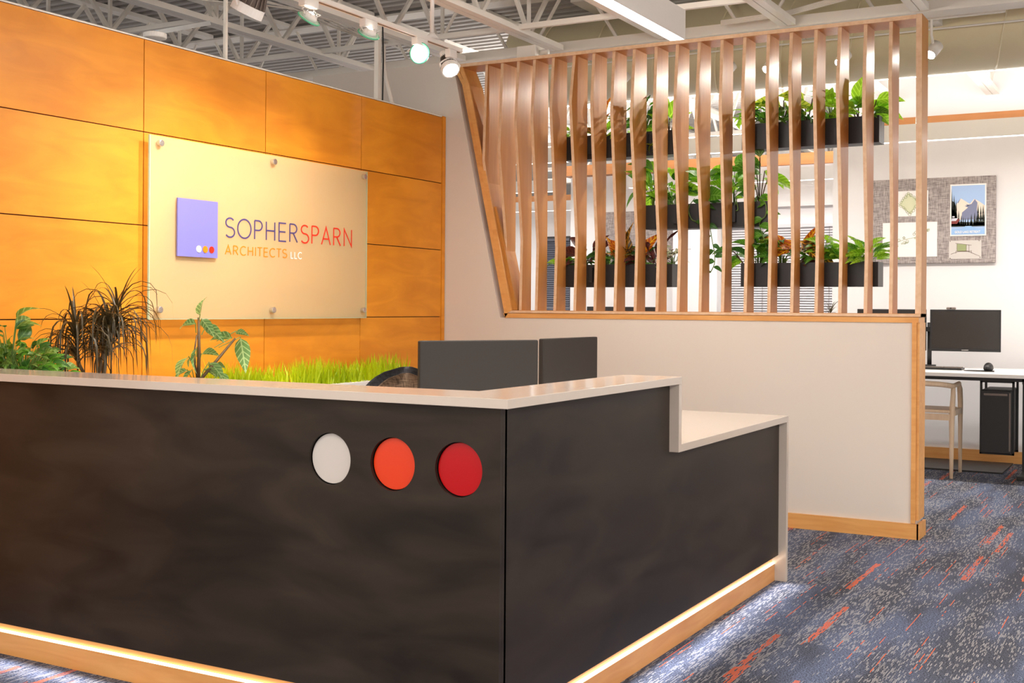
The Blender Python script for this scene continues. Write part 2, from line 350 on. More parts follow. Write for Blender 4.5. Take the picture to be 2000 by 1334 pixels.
# corrugated deck: ribs run along Y
m = MB(); x = -5.0; prof = []
while x < 24:
    prof += [(x, DECK), (x+.045, DECK), (x+.06, DECK+.035), (x+.09, DECK+.035)]; x += .105
prof += [(24, DECK), (24, DECK+.06), (-5, DECK+.06)]
n = len(prof)-3
vs = [(p[0], -9, p[1]) for p in prof[:n]]+[(p[0], 15, p[1]) for p in prof[:n]]
m.add(vs, [(i, i+1, n+i+1, n+i) for i in range(n-1)])
m.box(-5, 24, -9, 15, DECK+.06, DECK+.1)
struct(m.build('ceiling', 'ceil', org=(0, 0, DECK)))
# partition wall with sloped opening
yz = [(1.225, 0), (5.285, 0), (5.285, 2.81), (4.135, 2.81), (4.135, 2.79), (3.772, 1.15), (1.225, 1.15)]
pw = struct(MB().prism(yz, 'x', WX, 6.75).build('wall_right', 'wall', org=(WX, 3, 0)))
tb = MB().prism([(1.212, 1.15), (3.731, 1.15), (3.745, 1.178), (1.212, 1.178)], 'x', WX-.006, 6.76)
tb.build('sill_board', 'maple', pw)
MB().box(WX+.002, 6.762, 1.208, 1.226, .1, 1.15).build('end_board', 'maple', pw)
MB().box(WX-.012, WX, 1.222, 1.245, .085, 1.15).build('end_trim', 'maple', pw)
MB().prism([(3.731, 1.15), (4.062, 2.65), (4.135, 2.78), (4.11, 2.78), (4.035, 2.65), (3.712, 1.178)], 'x', WX-.006, WX+.01).build('sloped_trim', 'maple', pw)
bb = MB().box(WX-.014, WX, 1.205, WY-.12, 0, .082); bb.box(WX-.014, 6.77, 1.200, 1.214, 0, .082)
struct(bb.build('baseboard_right', 'maple'))
# birch panelled wall
ww = struct(MB().box(1.4, 6.56, WY+.012, WY+.12, 0, 2.44).build('wall_left', 'panelgap', org=(4, WY, 0)))
zs = [0, .288, .72, 1.152, 1.584, 2.016, 2.445]; xs = [1.477, 2.317, 3.157, 3.997, 4.84, 5.678, 6.552]
for i in range(len(xs)-1):
    for j in range(len(zs)-1):
        MB().box(xs[i]+.0025, xs[i+1]-.0025, WY, WY+.018, zs[j]+.0025, zs[j+1]-.0025).build('panel', 'panel', ww)
MB().box(6.554, 6.59, WY-.004, WY+.12, 0, 2.452).build('end_panel', 'panel', ww)
MB().box(1.4, 6.55, WY, WY+.12, 2.4455, 2.452).build('top_cap', 'steelw', ww)
# office walls beyond the screen
wa = struct(MB().box(10.27, 10.4, -5, 2.603, 0, 3.4).build('wall_office', 'wallw', org=(10.3, 0, 0)))
wb = struct(MB().box(12.3, 12.45, 3.0, 6.11, 0, 2.7).build('wall_middle', 'wallw', org=(12.3, 4, 0)))
MB().box(12.2, 12.3, 3.0, 4.27, 2.28, 2.7).build('soffit', 'wallw', wb)
MB().box(12.15, 12.3, 4.3, 4.8, 0, 2.7).build('pilaster', 'wallw', wb)
MB().box(12.13, 12.45, 3.0, 6.144, 2.70, 2.815).build('wood_header', 'header', wb)
wc = struct(MB().box(15, 15.15, 6.0, 11, 0, 2.7).build('wall_far', 'wallw', org=(15, 8, 0)))
MB().box(14.97, 15.15, 6.0, 11, 2.70, 2.79).build('wood_header', 'header', wc)
struct(MB().box(23.8, 24, -9, 15, 0, 3.4).build('wall_end', 'wallw'))
MB().box(10.24, 10.27, -5, 2.19, 2.671, 2.808).build('wood_header', 'header', wa)
struct(MB().box(10.255, 10.27, -5, 2.6, 0, .095).build('baseboard_office', 'maple'))
# windows with blinds
def window(n_, x, y0, y1, z0, z1, mat, pitch):
    f = struct(MB().box(x-.02, x, y0-.03, y0, z0, z1).box(x-.02, x, y1, y1+.03, z0, z1).box(x-.03, x, y0-.03, y1+.03, z1, z1+.04).box(x-.03, x, y0-.03, y1+.03, z0-.03, z0).build('window_%d' % n_, 'black' if mat == 'blind_d' else 'white'))
    MB().box(x-.004, x-.001, y0, y1, z0, z1).build('pane', 'night', f)
    b = MB(); z = z0+.01
    while z < z1-.01: b.add([(x-.03, y0, z), (x-.03, y1, z), (x-.012, y1, z+pitch*.92), (x-.012, y0, z+pitch*.92)], [(0, 1, 2, 3)]); z += pitch
    o = b.build('blind_slats', mat, f); o['kind'] = 'stuff'
    c = MB(); y = y0+.12
    while y < y1: c.box(x-.034, x-.032, y, y+.004, z0, z1); y += .35
    c.build('blind_cord', 'grey', f)
    MB().box(x-.04, x, y0, y1, z1-.025, z1+.01).build('blind_rail', mat, f)
window(1, 12.3, 3.02, 4.26, .8, 2.09, 'blind_l', .026)
window(2, 15, 7.45, 7.93, .9, 2.17, 'blind_d', .03)
struct(MB().box(14.985, 15, 7.41, 7.93, 1.2, 1.22).build('trim_1', 'white'))

# ------------------------------------------------------------------ roof steel
JY = [1.33, 2.11, 2.9, 3.69, 4.46, 5.25, 6.04, 6.83, .55, -.23, -1.0, 7.62]
nm = {1.33: 'white open-web roof joist that meets the right end of the slat screen', 2.11: 'white open-web roof joist over the right third of the slat screen',
      2.9: 'white open-web roof joist partly hidden above the bright pendant light', 3.69: 'white open-web roof joist ending at the junction box above the slat screen',
      4.46: 'white open-web roof joist just behind the spotlight track', 5.25: 'white open-web roof joist crossing above the top edge of the birch wall'}
def web_mesh(flip, p=.31):
    a, b = ((0, 0, 0), (p, 0, .37)) if not flip else ((0, 0, .37), (p, 0, 0))
    return MB().bar(a, b, .024, .024).mesh('web', 'steelw')
WEB = [web_mesh(0), web_mesh(1)]
def joist(y, x0, x1, label, group=None, ph=0.0, pitch=.62):
    t = thing('roof_joist', label, 'roof joist', (x0, y, CH), group)
    MB().box(x0, x1, y-.050, y-.003, CH, CH+.012).box(x0, x1, y-.050, y-.045, CH+.012, CH+.035).build('bottom_chord', 'steelw', t)
    MB().box(x0, x1, y+.003, y+.050, CH, CH+.012).box(x0, x1, y+.045, y+.050, CH+.012, CH+.035).build('bottom_chord', 'steelw', t)
    MB().box(x0, x1, y-.05, y+.05, DECK-.03, DECK-.001).build('top_chord', 'steelw', t)
    xx = x0+.1+ph; k = 0
    while xx < x1-.35:
        o = bpy.data.objects.new('web', WEB[k % 2]); C.objects.link(o); child(o, t, (xx-x0, 0, .02)); xx += pitch/2; k += 1
    for q in range(int((x1-x0)/1.24)):
        o = bpy.data.objects.new('web', VWEB); C.objects.link(o); child(o, t, (.41+ph+q*1.24+pitch/2-.31+.31, 0, .02))
VWEB = MB().bar((0, 0, 0), (0, 0, .38), .02, .02).mesh('web', 'steelw')
ords = ['outermost', 'second', 'third', 'fourth', 'fifth', 'sixth', 'seventh', 'eighth', 'ninth', 'tenth']
sj = sorted(JY)
for i, y in enumerate(sj):
    lab = nm.get(y) or ('white open-web roof joist beyond the birch wall, %s one from the wall' % ords[1+sorted(q for q in JY if q > 5.3).index(y)] if y > 5.3 else 'white open-web roof joist over the walkway right of the screen, %s from the right' % ords[sj.index(y)])
    joist(y, 1.0 if y > 1 else 3.0, 7.2, lab, 'roof joists over the reception', ph=(i*.17) % .3)
for i, y in enumerate([q for q in sj if -1.1 < q < 5.3]):
    joist(y, 7.5, 14.8, 'bright white roof joist over the back office, %s from the right' % ords[i].replace('outermost', 'first'), 'roof joists over the back office', ph=(i*.11) % .3)
    joist(y, 15.1, 22, 'bright white roof joist at the far end of the office, %s from the right' % ords[i].replace('outermost', 'first'), 'roof joists at the far end of the office')
for x, lab in ((7.24, 'cream painted steel girder running just behind the top of the slat screen'), (14.9, 'white steel girder across the far part of the office ceiling')):
    t = thing('steel_girder', lab, 'girder', (x, 3, CH))
    MB().box(x, x+.16, -3, 8, CH, CH+.015).build('flange', 'steelw', t)
    MB().box(x+.02, x+.14, -3, 8, CH+.015, CH+.07).build('girder_beam', 'steelw', t)
    for k in range(26):
        y_ = -3+k*.42; MB().tube([(x+.08, y_, CH+.07), (x+.08, y_+.21, DECK-.03)] if k % 2 else [(x+.08, y_, DECK-.03), (x+.08, y_+.21, CH+.07)], .012, 6).build('girder_web', 'steelw', t)
    MB().box(x, x+.16, -3, 8, DECK-.03, DECK-.015).build('flange', 'steelw', t)
tag(MB().box(6.58, 6.61, -3, 9, CH+.012, CH+.045).build('bridging_bar', 'steelw'), 'square white bridging bar crossing the joists just above the slat screen', 'bar')
tag(MB().tube([(4.55, -1, 3.0), (4.55, 9, 3.0)], .03, 12).build('bridging_bar', 'steelw', smooth=True), 'round white sprinkler pipe crossing high above the birch wall at upper left', 'pipe')
tag(MB().box(5.5, 5.53, 5.3, 9, CH+.01, CH+.04).build('bridging_bar', 'steelw'), 'thin white bar behind the finned spotlight above the birch wall', 'bar')
for x, lab in ((9.0, 'nearest'), (11.2, 'middle'), (13.2, 'farthest')):
    tag(MB().box(x, x+.04, -3, 7, CH-.04, CH).build('bridging_bar', 'steelw'), '%s of three white bars crossing the office joists behind the duct' % lab, 'bar')
# duct behind the screen
t = thing('air_duct', 'large cream spiral air duct running behind the slat screen under the roof', 'air duct', (7.95, 3, 3.03))
MB().tube([(7.95, -4, 3.03), (7.95, 4.35, 3.03)], .31, 40).build('duct_body', 'duct', t, smooth=True)
rm = MB()
for k in range(18): 
    y = -3.8+k*.45
    pts = [(7.95+.313*math.cos(a), y+.07*a/6.283*6, 3.03+.313*math.sin(a)) for a in [2*math.pi*i/24 for i in range(25)]]
    MB().tube(pts, .006, 4).build('spiral_seam', 'duct', t)
tag(MB().tube([(7.62, -2, 2.93), (7.62, 4.2, 2.93)], .006, 6).build('conduit', 'steelw'), 'thin grey conduit line running along the cream duct', 'conduit')
# far ceiling: strip of translucent roof light seen beyond joists
t = thing('junction_box', 'square cream junction box at the end of the joist above the slat screen', 'box', (6.78, 3.70, 2.84))
MB().box(6.72, 6.86, 3.60, 3.735, 2.79, 2.89).build('box_body', 'steelw', t, bevel=.004)
MB().cyl((6.79, 3.6, 2.85), (6.79, 3.54, 2.85), .018, 12).build('conduit_nipple', 'steelw', t, smooth=True)
# hanging poles on birch wall
t = thing('strut_pole', 'cream square strut pole with a black cable rising from the birch wall top', 'pole', (5.92, 4.25, 2.452))
MB().box(5.905, 5.935, 4.235, 4.265, 2.452, 2.96).build('pole', 'steelw', t)
MB().tube([(5.942, 4.228, 2.45), (5.944, 4.226, 2.7), (5.94, 4.23, 2.95)], .005, 6).build('cable', 'black', t)
t = thing('strut_pole', 'plain white square pole rising from the birch wall between its first and second seams', 'pole', (4.60, 4.25, 2.452))
MB().box(4.592, 4.608, 4.242, 4.258, 2.452, 3.0).build('pole', 'steelw', t)
tag(MB().tube([(5.97, 4.24, 2.8), (5.97, 4.24, 2.66), (6.06, 4.25, 2.5), (6.09, 4.25, 2.44)], .012, 8).build('flex_conduit', 'steelw', smooth=True), 'white bent conduit beside the strut pole on the birch wall', 'conduit')
t = thing('smoke_detector', 'round white smoke detector on a bracket above the birch wall', 'detector', (4.16, 4.3, 2.50))
MB().cyl((4.17, 4.30, 2.492), (4.17, 4.30, 2.518), .055, 28).build('detector_body', 'white', t, smooth=False, bevel=.005)
MB().bar((4.2, 4.32, 2.53), (4.53, 4.30, 2.642), .03, .022).build('bracket', 'galv', t)
for nm_, zz, lab in (('cable_bundle', 0, 'loose bundle of cream cables sagging between joists above the birch wall'),):
    t = thing(nm_, lab, 'cables', (5.2, 4.7, 3.0))
    for q in range(4):
        pts = [(4.3+i*.3, 5.1-.06*i+.02*q, 3.0-.05*math.sin(i*.9+q*.4)+.012*q) for i in range(9)]
        MB().tube(pts, .005, 5).build('cable', 'steelw', t, smooth=True)
t = thing('cable_bundle', 'cream cables slanting over the girder above the right part of the screen', 'cables', (7.2, 1.9, 2.99))
for q in range(4):
    MB().tube([(7.1, 2.5, 2.975+.008*q), (7.15, 2.1, 3.0+.008*q), (7.1, 1.6, 3.06+.01*q), (7.1, .9, 3.12+.01*q)], .006, 5).build('cable', 'steelw', t, smooth=True)
t = thing('ceiling_horn', 'small cream box speaker on the joist above the last spotlight', 'speaker', (5.6, 3.4, 3.0))
MB().box(5.55, 5.66, 3.3, 3.42, 2.93, 3.02).build('speaker_box', 'steelw', t, bevel=.006)
MB().cyl((5.545, 3.37, 2.975), (5.553, 3.37, 2.975), .02, 16).build('speaker_cone', 'grey', t)

# ------------------------------------------------------------------ slatted plywood screen
t = thing('slat_screen', 'plywood screen of many wavy vertical slats standing on the white half wall', 'screen', (6.7, 2.6, 1.178))
XB = 6.772
SL = [[3.895, (2.78, 6.6), (2.15, 6.568), (1.88, 6.655), (1.74, 6.655)], [3.78, (2.78, 6.6), (2.21, 6.566), (1.64, 6.66), (1.31, 6.66)], [3.663, (2.78, 6.6), (2.35, 6.567), (1.64, 6.66), (1.19, 6.647)], [3.548, (2.78, 6.6), (2.39, 6.569), (1.61, 6.66), (1.19, 6.645)], [3.415, (2.77, 6.6), (2.45, 6.567), (1.59, 6.66), (1.19, 6.64)], [3.271, (2.77, 6.6), (2.47, 6.549), (1.64, 6.651), (1.19, 6.63)], [3.139, (2.77, 6.6), (2.43, 6.57), (1.61, 6.66), (1.2, 6.64)], [3.005, (2.78, 6.6), (2.4, 6.57), (1.6, 6.66), (1.2, 6.64)], [2.872, (2.77, 6.6), (2.33, 6.559), (1.63, 6.66), (1.2, 6.64)], [2.732, (2.77, 6.6), (2.29, 6.57), (1.61, 6.66), (1.2, 6.64)], [2.598, (2.77, 6.6), (2.28, 6.551), (1.62, 6.66), (1.2, 6.64)], [2.462, (2.77, 6.6), (2.29, 6.551), (1.66, 6.66), (1.2, 6.64)], [2.325, (2.77, 6.6), (2.38, 6.577), (1.61, 6.66), (1.2, 6.64)], [2.19, (2.77, 6.6), (2.4, 6.568), (1.61, 6.66), (1.2, 6.64)], [2.051, (2.77, 6.6), (2.44, 6.576), (1.61, 6.66), (1.2, 6.64)], [1.92, (2.77, 6.6), (2.51, 6.572), (1.54, 6.66), (1.21, 6.64)], [1.782, (2.77, 6.6), (2.43, 6.573), (1.57, 6.66), (1.21, 6.64)], [1.651, (2.77, 6.6), (2.42, 6.555), (1.57, 6.66), (1.21, 6.64)], [1.512, (2.77, 6.6), (2.35, 6.566), (1.53, 6.66), (1.21, 6.64)], [1.378, (2.77, 6.6), (2.46, 6.585), (1.66, 6.66), (1.21, 6.64)]]
def slat_mesh(name, row, th=.019, zb=None):
    y1 = row[0]; y0 = y1-th; pf = list(row[1:]); pf[-1] = (zb if zb else pf[-1][0], pf[-1][1]); pf[0] = (2.765, pf[0][1])
    # front edge bevelled in plan: left side further back, so the edge shows as a slanted ply band
    m = MB(); n = len(pf); ch = 0
    vs = []
    for z, x in pf: vs += [(x, y0, z), (x+ch, y1, z), (XB, y1, z), (XB, y0, z)]
    m.v = vs
    for i in range(n-1):
        a, b = 4*i, 4*i+4
        for k in range(4):
            m.f.append((a+k, b+k, b+(k+1) % 4, a+(k+1) % 4)); m.mi.append(1 if k == 0 else 0)
    m.f += [(0, 1, 2, 3), (4*n-1, 4*n-2, 4*n-3, 4*n-4)]; m.mi += [0, 0]
    return m
for k, row in enumerate(SL):
    zb = row[-1][0] if k < 2 else 1.198
    slat_mesh('slat', row, zb=zb).build('slat', ['ply', 'plyedge'], t)
m = MB(); pr = [1.237, (2.8, 6.59), (2.38, 6.60), (1.53, 6.63), (1.18, 6.62)]; o = slat_mesh('post', pr, .03, 1.18); o.v = [(v[0], v[1], 2.79 if v[2] == 2.765 else v[2]) for v in o.v]
o.build('end_post', ['ply', 'plyedge'], t)
mb = MB(); mb.box(6.592, 6.78, 1.237, 4.12, 2.765, 2.786).build('top_board', 'ply', t)
MB().box(6.586, 6.592, 1.237, 4.12, 2.765, 2.786).build('top_edge_band', 'plyedgez', t)
MB().box(6.60, 6.78, 1.207, 3.72, 1.179, 1.198).build('bottom_board', 'ply', t)
MB().box(6.592, 6.60, 1.207, 3.72, 1.181, 1.196).build('bottom_edge_band', 'plyedgez', t)
# sloped side board of the frame
a = [(3.722, 1.182), (4.047, 2.65), (4.10, 2.765)]
b = [(3.694, 1.198), (4.019, 2.65), (4.070, 2.765)]
MB().prism(a+b[::-1], 'x', 6.60, 6.78).build('sloped_board', 'ply', t)
MB().prism([(3.712, 1.182), (4.037, 2.65), (4.09, 2.765), (4.060, 2.765), (4.009, 2.65), (3.684, 1.198)], 'x', 6.588, 6.60).build('sloped_edge_band', 'maple', t)
MB().prism([(3.694, 1.2), (3.700, 1.22), (3.842, 1.86), (3.83, 1.86), (3.80, 1.74), (3.672, 1.2)], 'x', 6.64, 6.772).build('sloped_filler', 'ply', t)

# ------------------------------------------------------------------ reception desk
D = thing('reception_desk', 'L-shaped reception desk of blackened steel with pale stone top and glowing base', 'desk', (2.8, 1.6, 0))
X0, Y0, ZT, TH = 2.72, 1.531, .978, .026
ZL = .741
# countertop: L slab with riser, lower counter and waterfall leg, each slab of its own
MB().prism([(X0, Y0), (3.972, Y0), (3.972, 1.752), (2.944, 1.752), (2.944, 4.12), (X0, 4.12)], 'z', ZT-TH, ZT).build('countertop', 'counter', D, bevel=.0015)
MB().box(3.946, 3.972, Y0, 1.752, ZL-.028, ZT-TH).build('riser_slab', 'counter', D, bevel=.0015)
MB().box(3.972, 5.292, Y0, 2.35, ZL-.028, ZL).build('lower_counter', 'counter', D, bevel=.0015)
MB().box(5.266, 5.292, Y0, 2.35, 0, ZL-.028).build('waterfall_leg', 'counter', D, bevel=.0015)
MB().box(2.80, 3.972, 1.76, 2.35, ZL-.028, ZL).build('worktop', 'white', D)
MB().box(2.80, 3.45, 2.35, 4.1, ZL-.028, ZL).build('worktop', 'white', D)
PB = .116; PX, PY = X0+.028, Y0+.036
# front panel with three round holes (Y-Z outline with circles, filled as a 2D curve)
def panel_with_holes():
    cu = bpy.data.curves.new('pc', 'CURVE'); cu.dimensions = '2D'; cu.fill_mode = 'BOTH'; cu.extrude = .006; cu.resolution_u = 12
    def poly(pts):
        s = cu.splines.new('POLY'); s.points.add(len(pts)-1)
        for i, p in enumerate(pts): s.points[i].co = (p[0], p[1], 0, 1)
        s.use_cyclic_u = True
    poly([(PY, PB), (4.12, PB), (4.12, ZT-TH), (PY, ZT-TH)])
    for c in (2.132, 1.913, 1.697):
        poly([(c+.0748*math.cos(2*math.pi*k/64), .779+.0748*math.sin(2*math.pi*k/64)) for k in range(64)])
    o = bpy.data.objects.new('tmp', cu); C.objects.link(o)
    me = bpy.data.meshes.new_from_object(o.evaluated_get(bpy.context.evaluated_depsgraph_get())); bpy.data.objects.remove(o)
    R = Matrix(((0, 0, 1, PX+.006), (1, 0, 0, 0), (0, 1, 0, 0), (0, 0, 0, 1)))
    me.transform(R); me.transform(Matrix.Translation(-Vector(D['_org'])))
    me.materials.clear(); me.materials.append(MAT['steel'])
    for p in me.polygons: p.use_smooth = False
    o = bpy.data.objects.new('front_panel', me); C.objects.link(o); o.parent = D; return o
panel_with_holes()
MB().box(PX+.025, PX+.035, PY, 4.12, PB, ZT-TH).build('backing_board', 'black', D)
sp_ = MB(); sp_.prism([(PX+.0125, PB), (5.266, PB), (5.266, ZL-.028), (3.946, ZL-.028), (3.946, ZT-TH), (PX+.0125, ZT-TH)], 'y', PY, PY+.012)
sp_.build('side_panel', 'steel', D)
for c, mt_, lb in ((2.132, 'd_white', 'white disc set in the desk front'), (1.913, 'd_or', 'orange disc in the middle'), (1.697, 'd_red', 'dark red disc nearest the corner')):
    q = MB().cyl((PX+.0125, c, .779), (PX+.025, c, .779), .0722, 64).build('inset_disc', mt_, D, bevel=.001); q['label'] = lb
# toe kick, LED
KX, KY = X0+.054, Y0+.052
kb = MB(); kb.box(KX, KX+.018, KY, 4.12, 0, .0755); kb.build('toe_kick', 'maple', D)
MB().box(KX, 5.266, KY, KY+.018, 0, .0755).build('toe_kick', 'maplex', D)
MB().box(KX+.012, KX+.03, KY+.012, 4.12, .081, PB+.03).build('light_ledge', 'maple', D)
MB().box(KX+.012, 5.266, KY+.012, KY+.03, .081, PB+.03).build('light_ledge', 'maplex', D)
MB().box(KX+.001, KX+.012, KY+.001, 4.12, .0757, .0808).box(KX+.001, 5.262, KY+.001, KY+.012, .0757, .0808).build('led_strip', 'led', D)
MB().box(PX+.014, 5.26, PY+.014, PY+.02, PB+.03, ZL-.03).build('inner_lining', 'black', D)
l = area(D, ((PX+KX)/2-.012, 2.85, PB-.004), .012, 2.5, 2.4, col=(.9, .92, 1)); l.data.spread = 1.2; l.rotation_euler = (0, .6, 0)
l = area(D, (4.0, (PY+KY)/2-.010, PB-.004), 2.45, .012, 2.4, col=(.9, .92, 1)); l.data.spread = 1.2; l.rotation_euler = (-.6, 0, 0)

# ------------------------------------------------------------------ frosted sign
GX0, GX1, GZ0, GZ1, GY = 3.988, 5.667, 1.150, 1.999, 4.137
t = thing('glass_sign', 'large frosted glass sign with lavender plaque and lettering on the birch wall', 'sign', (4.83, GY, GZ0))
MB().box(GX0, GX1, GY, GY+.008, GZ0, GZ1).build('glass_pane', 'frost', t)
MB().box(GX0-.004, GX0, GY-.001, GY+.009, GZ0, GZ1).box(GX0, GX1, GY-.001, GY+.009, GZ0-.002, GZ0).box(GX1, GX1+.002, GY-.001, GY+.009, GZ0, GZ1).build('glass_edge', 'glassedge', t)
for x in (4.04, 4.834, 5.624):
    for z in (1.194, 1.965):
        s_ = MB().cyl((x, GY-.022, z), (x, GY, z), .0155, 20).cyl((x, GY, z), (x, WY, z), .011, 12).build('standoff', 'chrome', t, smooth=False, bevel=.002)
pl = MB().box(4.15, 4.418, GY-.014, GY-.006, 1.447, 1.722).build('logo_plaque', 'purple', t)
for i, mt_ in enumerate(('ltr_w', 'ltr_or', 'ltr_red')):
    MB().cyl((4.2885+i*.0435, GY-.0165, 1.486), (4.2885+i*.0435, GY-.014, 1.486), .0165, 28).build('dot', mt_, pl)
# stroke lettering
def arc(cx, cy_, rx, ry, a0, a1, n=16): return [(cx+rx*math.cos(math.radians(a0+(a1-a0)*i/n)), cy_+ry*math.sin(math.radians(a0+(a1-a0)*i/n))) for i in range(n+1)]
GL = {'S': (.62, [arc(.31, .76, .26, .24, 35, 270, 14)[:-1]+arc(.31, .26, .29, .26, 90, -145, 14)]),
      'O': (.90, [arc(.45, .5, .43, .5, 0, 360, 32)]), 'P': (.62, [[(.06, 0), (.06, 1)], [(.06, 1), (.30, 1)]+arc(.30, .74, .26, .26, 90, -90, 12)+[(.06, .48)]]),
      'H': (.72, [[(.06, 0), (.06, 1)], [(.64, 0), (.64, 1)], [(.06, .52), (.64, .52)]]), 'E': (.60, [[(.54, 1), (.06, 1), (.06, 0), (.55, 0)], [(.06, .52), (.5, .52)]]),
      'R': (.68, [[(.06, 0), (.06, 1)], [(.06, 1), (.30, 1)]+arc(.30, .75, .26, .25, 90, -90, 12)+[(.06, .5)], [(.30, .5), (.60, 0)]]),
      'A': (.74, [[(.02, 0), (.36, 1), (.70, 0)], [(.13, .33), (.59, .33)]]), 'N': (.74, [[(.06, 0), (.06, 1), (.66, 0), (.66, 1)]]),
      'C': (.74, [arc(.42, .5, .40, .5, 50, 310, 24)]), 'I': (.14, [[(.07, 0), (.07, 1)]]), 'T': (.56, [[(0, 1), (.56, 1)], [(.28, 0), (.28, 1)]]), 'L': (.5, [[(.06, 1), (.06, 0), (.48, 0)]])}
def glyph(m, ch, x, z, hgt, w_, y, sx):
    for k, st in enumerate(GL[ch][1]):
        P_ = [Vector((x+q[0]*hgt*sx, z+q[1]*hgt)) for q in st]; P_ = [p for i, p in enumerate(P_) if i == 0 or (p-P_[i-1]).length > 1e-5]; n = len(P_); closed = (P_[0]-P_[-1]).length < 1e-6
        ds = [(P_[i+1]-P_[i]).normalized() for i in range(n-1)]; nr = [Vector((-d.y, d.x)) for d in ds]; vs = []; yo = y-.0002*k
        for i in range(n):
            n0 = nr[i-1] if i > 0 else (nr[-1] if closed else nr[0]); n1 = nr[i] if i < n-1 else (nr[0] if closed else nr[-1])
            mv = (n0+n1).normalized(); mv = mv*(w_/2/max(.38, mv.dot(n1)))
            vs += [((P_[i]+mv).x, yo, (P_[i]+mv).y), ((P_[i]-mv).x, yo, (P_[i]-mv).y), ((P_[i]+mv).x, y+.0015, (P_[i]+mv).y), ((P_[i]-mv).x, y+.0015, (P_[i]-mv).y)]
        fs = []
        for i in range(n-1):
            q = 4*i; fs += [(q, q+1, q+5, q+4), (q, q+4, q+6, q+2), (q+1, q+3, q+7, q+5)]
        fs += [(0, 2, 3, 1), (4*n-4, 4*n-3, 4*n-1, 4*n-2)] if not closed else []
        m.add(vs, fs)
def word(txt, x0, x1, z, hgt, w_, mats, gap=.16):
    tot = sum(GL[c][0] for c in txt)+gap*(len(txt)-1); sx = (x1-x0)/(tot*hgt); x = x0
    for c, mt_ in zip(txt, mats):
        m = MB(); glyph(m, c, x, z, hgt, w_, GY-.0022, sx); m.build('letter', mt_, t); x += (GL[c][0]+gap)*hgt*sx
word('SOPHERSPARN', 4.483, 5.528, 1.556, .095, .0076, ['ltr_blue']*6+['ltr_red']*5)
word('ARCHITECTS', 4.485, 4.955, 1.470, .044, .0050, ['ltr_or']*10, .2)
word('LLC', 4.985, 5.078, 1.469, .034, .0055, ['ltr_w']*3, .2)

# ------------------------------------------------------------------ front pendant
def pendant(name, x0, x1, y0, y1, z0, z1, label, mat_d='off', mat_u=None, group=None, lip=.004, cables=None):
    t = thing(name, label, 'pendant light', ((x0+x1)/2, (y0+y1)/2, z0), group)
    MB().box(x0, x0+lip, y0, y1, z0, z1).box(x1-lip, x1, y0, y1, z0, z1).box(x0+lip, x1-lip, y0, y0+lip, z0, z1).box(x0+lip, x1-lip, y1-lip, y1, z0, z1).box(x0+lip, x1-lip, y0+lip, y1-lip, z0+.02, z1-.01).build('housing', 'white', t)
    MB().box(x0+lip, x1-lip, y0+lip, y1-lip, z0+.003, z0+.012).build('diffuser', mat_d, t)
    if mat_u: MB().box(x0+lip, x1-lip, y0+lip, y1-lip, z1-.008, z1-.002).build('uplight', mat_u, t)
    for p in (cables or []): MB().tube([(p[0], p[1], z1), (p[0], p[1], DECK)], .0025, 5).build('cable', 'chrome', t)
    return t
pendant('linear_pendant', 2.9, 5.645, 2.172, 2.252, 2.562, 2.708, 'long bright white linear pendant hanging over the reception desk', 'pend', None, cables=[(5.3, 2.2), (3.3, 2.2)])
area(bpy.data.objects['linear_pendant'], (4.27, 2.212, 2.72), 2.6, .07, 55, down=False); area(bpy.data.objects['linear_pendant'], (4.27, 2.212, 2.558), 2.6, .07, 26)  # upward area light is added to brighten deck and joists
q_ = pendant('linear_pendant', -1.5, 1.4, 2.172, 2.252, 2.562, 2.708, 'unseen linear pendant added as fill behind the camera in line with the first one', 'pend', None, cables=[(1.2, 2.2)])  # added out-of-view fixture: fill for the reception, plus upward fill for the ceiling
area(q_, (-.05, 2.212, 2.56), 2.8, .07, E_RECEP*2.9); area(q_, (-.05, 2.212, 2.72), 2.8, .07, 45, down=False)
q_ = pendant('linear_pendant', .5, 5.4, -1.24, -1.16, 2.562, 2.708, 'unseen linear pendant added as fill over the walkway right of the desk', 'pend', None, cables=[(1.2, -1.2), (5, -1.2)])  # another added fill fixture outside the frame, lighting desk, half wall and roof steel
area(q_, (2.95, -1.2, 2.56), 4.8, .07, E_RECEP*4.9); area(q_, (2.95, -1.2, 2.72), 4.8, .07, 70, down=False)
q_ = pendant('linear_pendant', -4, .2, -1.24, -1.16, 2.562, 2.708, 'unseen linear pendant added as fill far behind the camera', 'pend', None, cables=[(-3, -1.2), (0, -1.2)])  # added behind the view only to raise the general reception light
area(q_, (-1.9, -1.2, 2.56), 4.1, .07, E_RECEP*4)
for xp, y0, y1, lab in ((9.05, -2.5, 2.0, 'white linear office pendant over the desk with the black monitors'), (9.05, 2.55, 5.1, 'white linear office pendant running behind the upper planters of the screen'),
                        (11.33, .5, 4.98, 'white linear office pendant farther back behind the middle of the screen'), (11.33, 5.75, 8.2, 'short far office pendant seen between the left slats'),
                        (13.6, 6.2, 9.5, 'farthest office pendant near the dark window')):
    z0 = 2.45
    t_ = pendant('linear_pendant', xp, xp+.07, y0, y1, z0, z0+.125, lab, 'off', 'offup', cables=[(xp+.035, y0+.3), (xp+.035, y1-.3)])
    area(t_, (xp+.035, (y0+y1)/2, z0-.004), .06, y1-y0-.02, 10*(y1-y0), col=(1, .97, .95))
    area(t_, (xp+.035, (y0+y1)/2, z0+.13), .06, y1-y0-.02, 17*(y1-y0), down=False, col=(1, .97, .95))
t_ = pendant('linear_pendant', 17, 17.07, -2, 8, 2.45, 2.575, 'white linear pendant at the far end of the office', 'off', 'offup', cables=[(17.035, 0), (17.035, 6)])
area(t_, (17.035, 3, 2.59), .06, 9.9, 220, down=False)

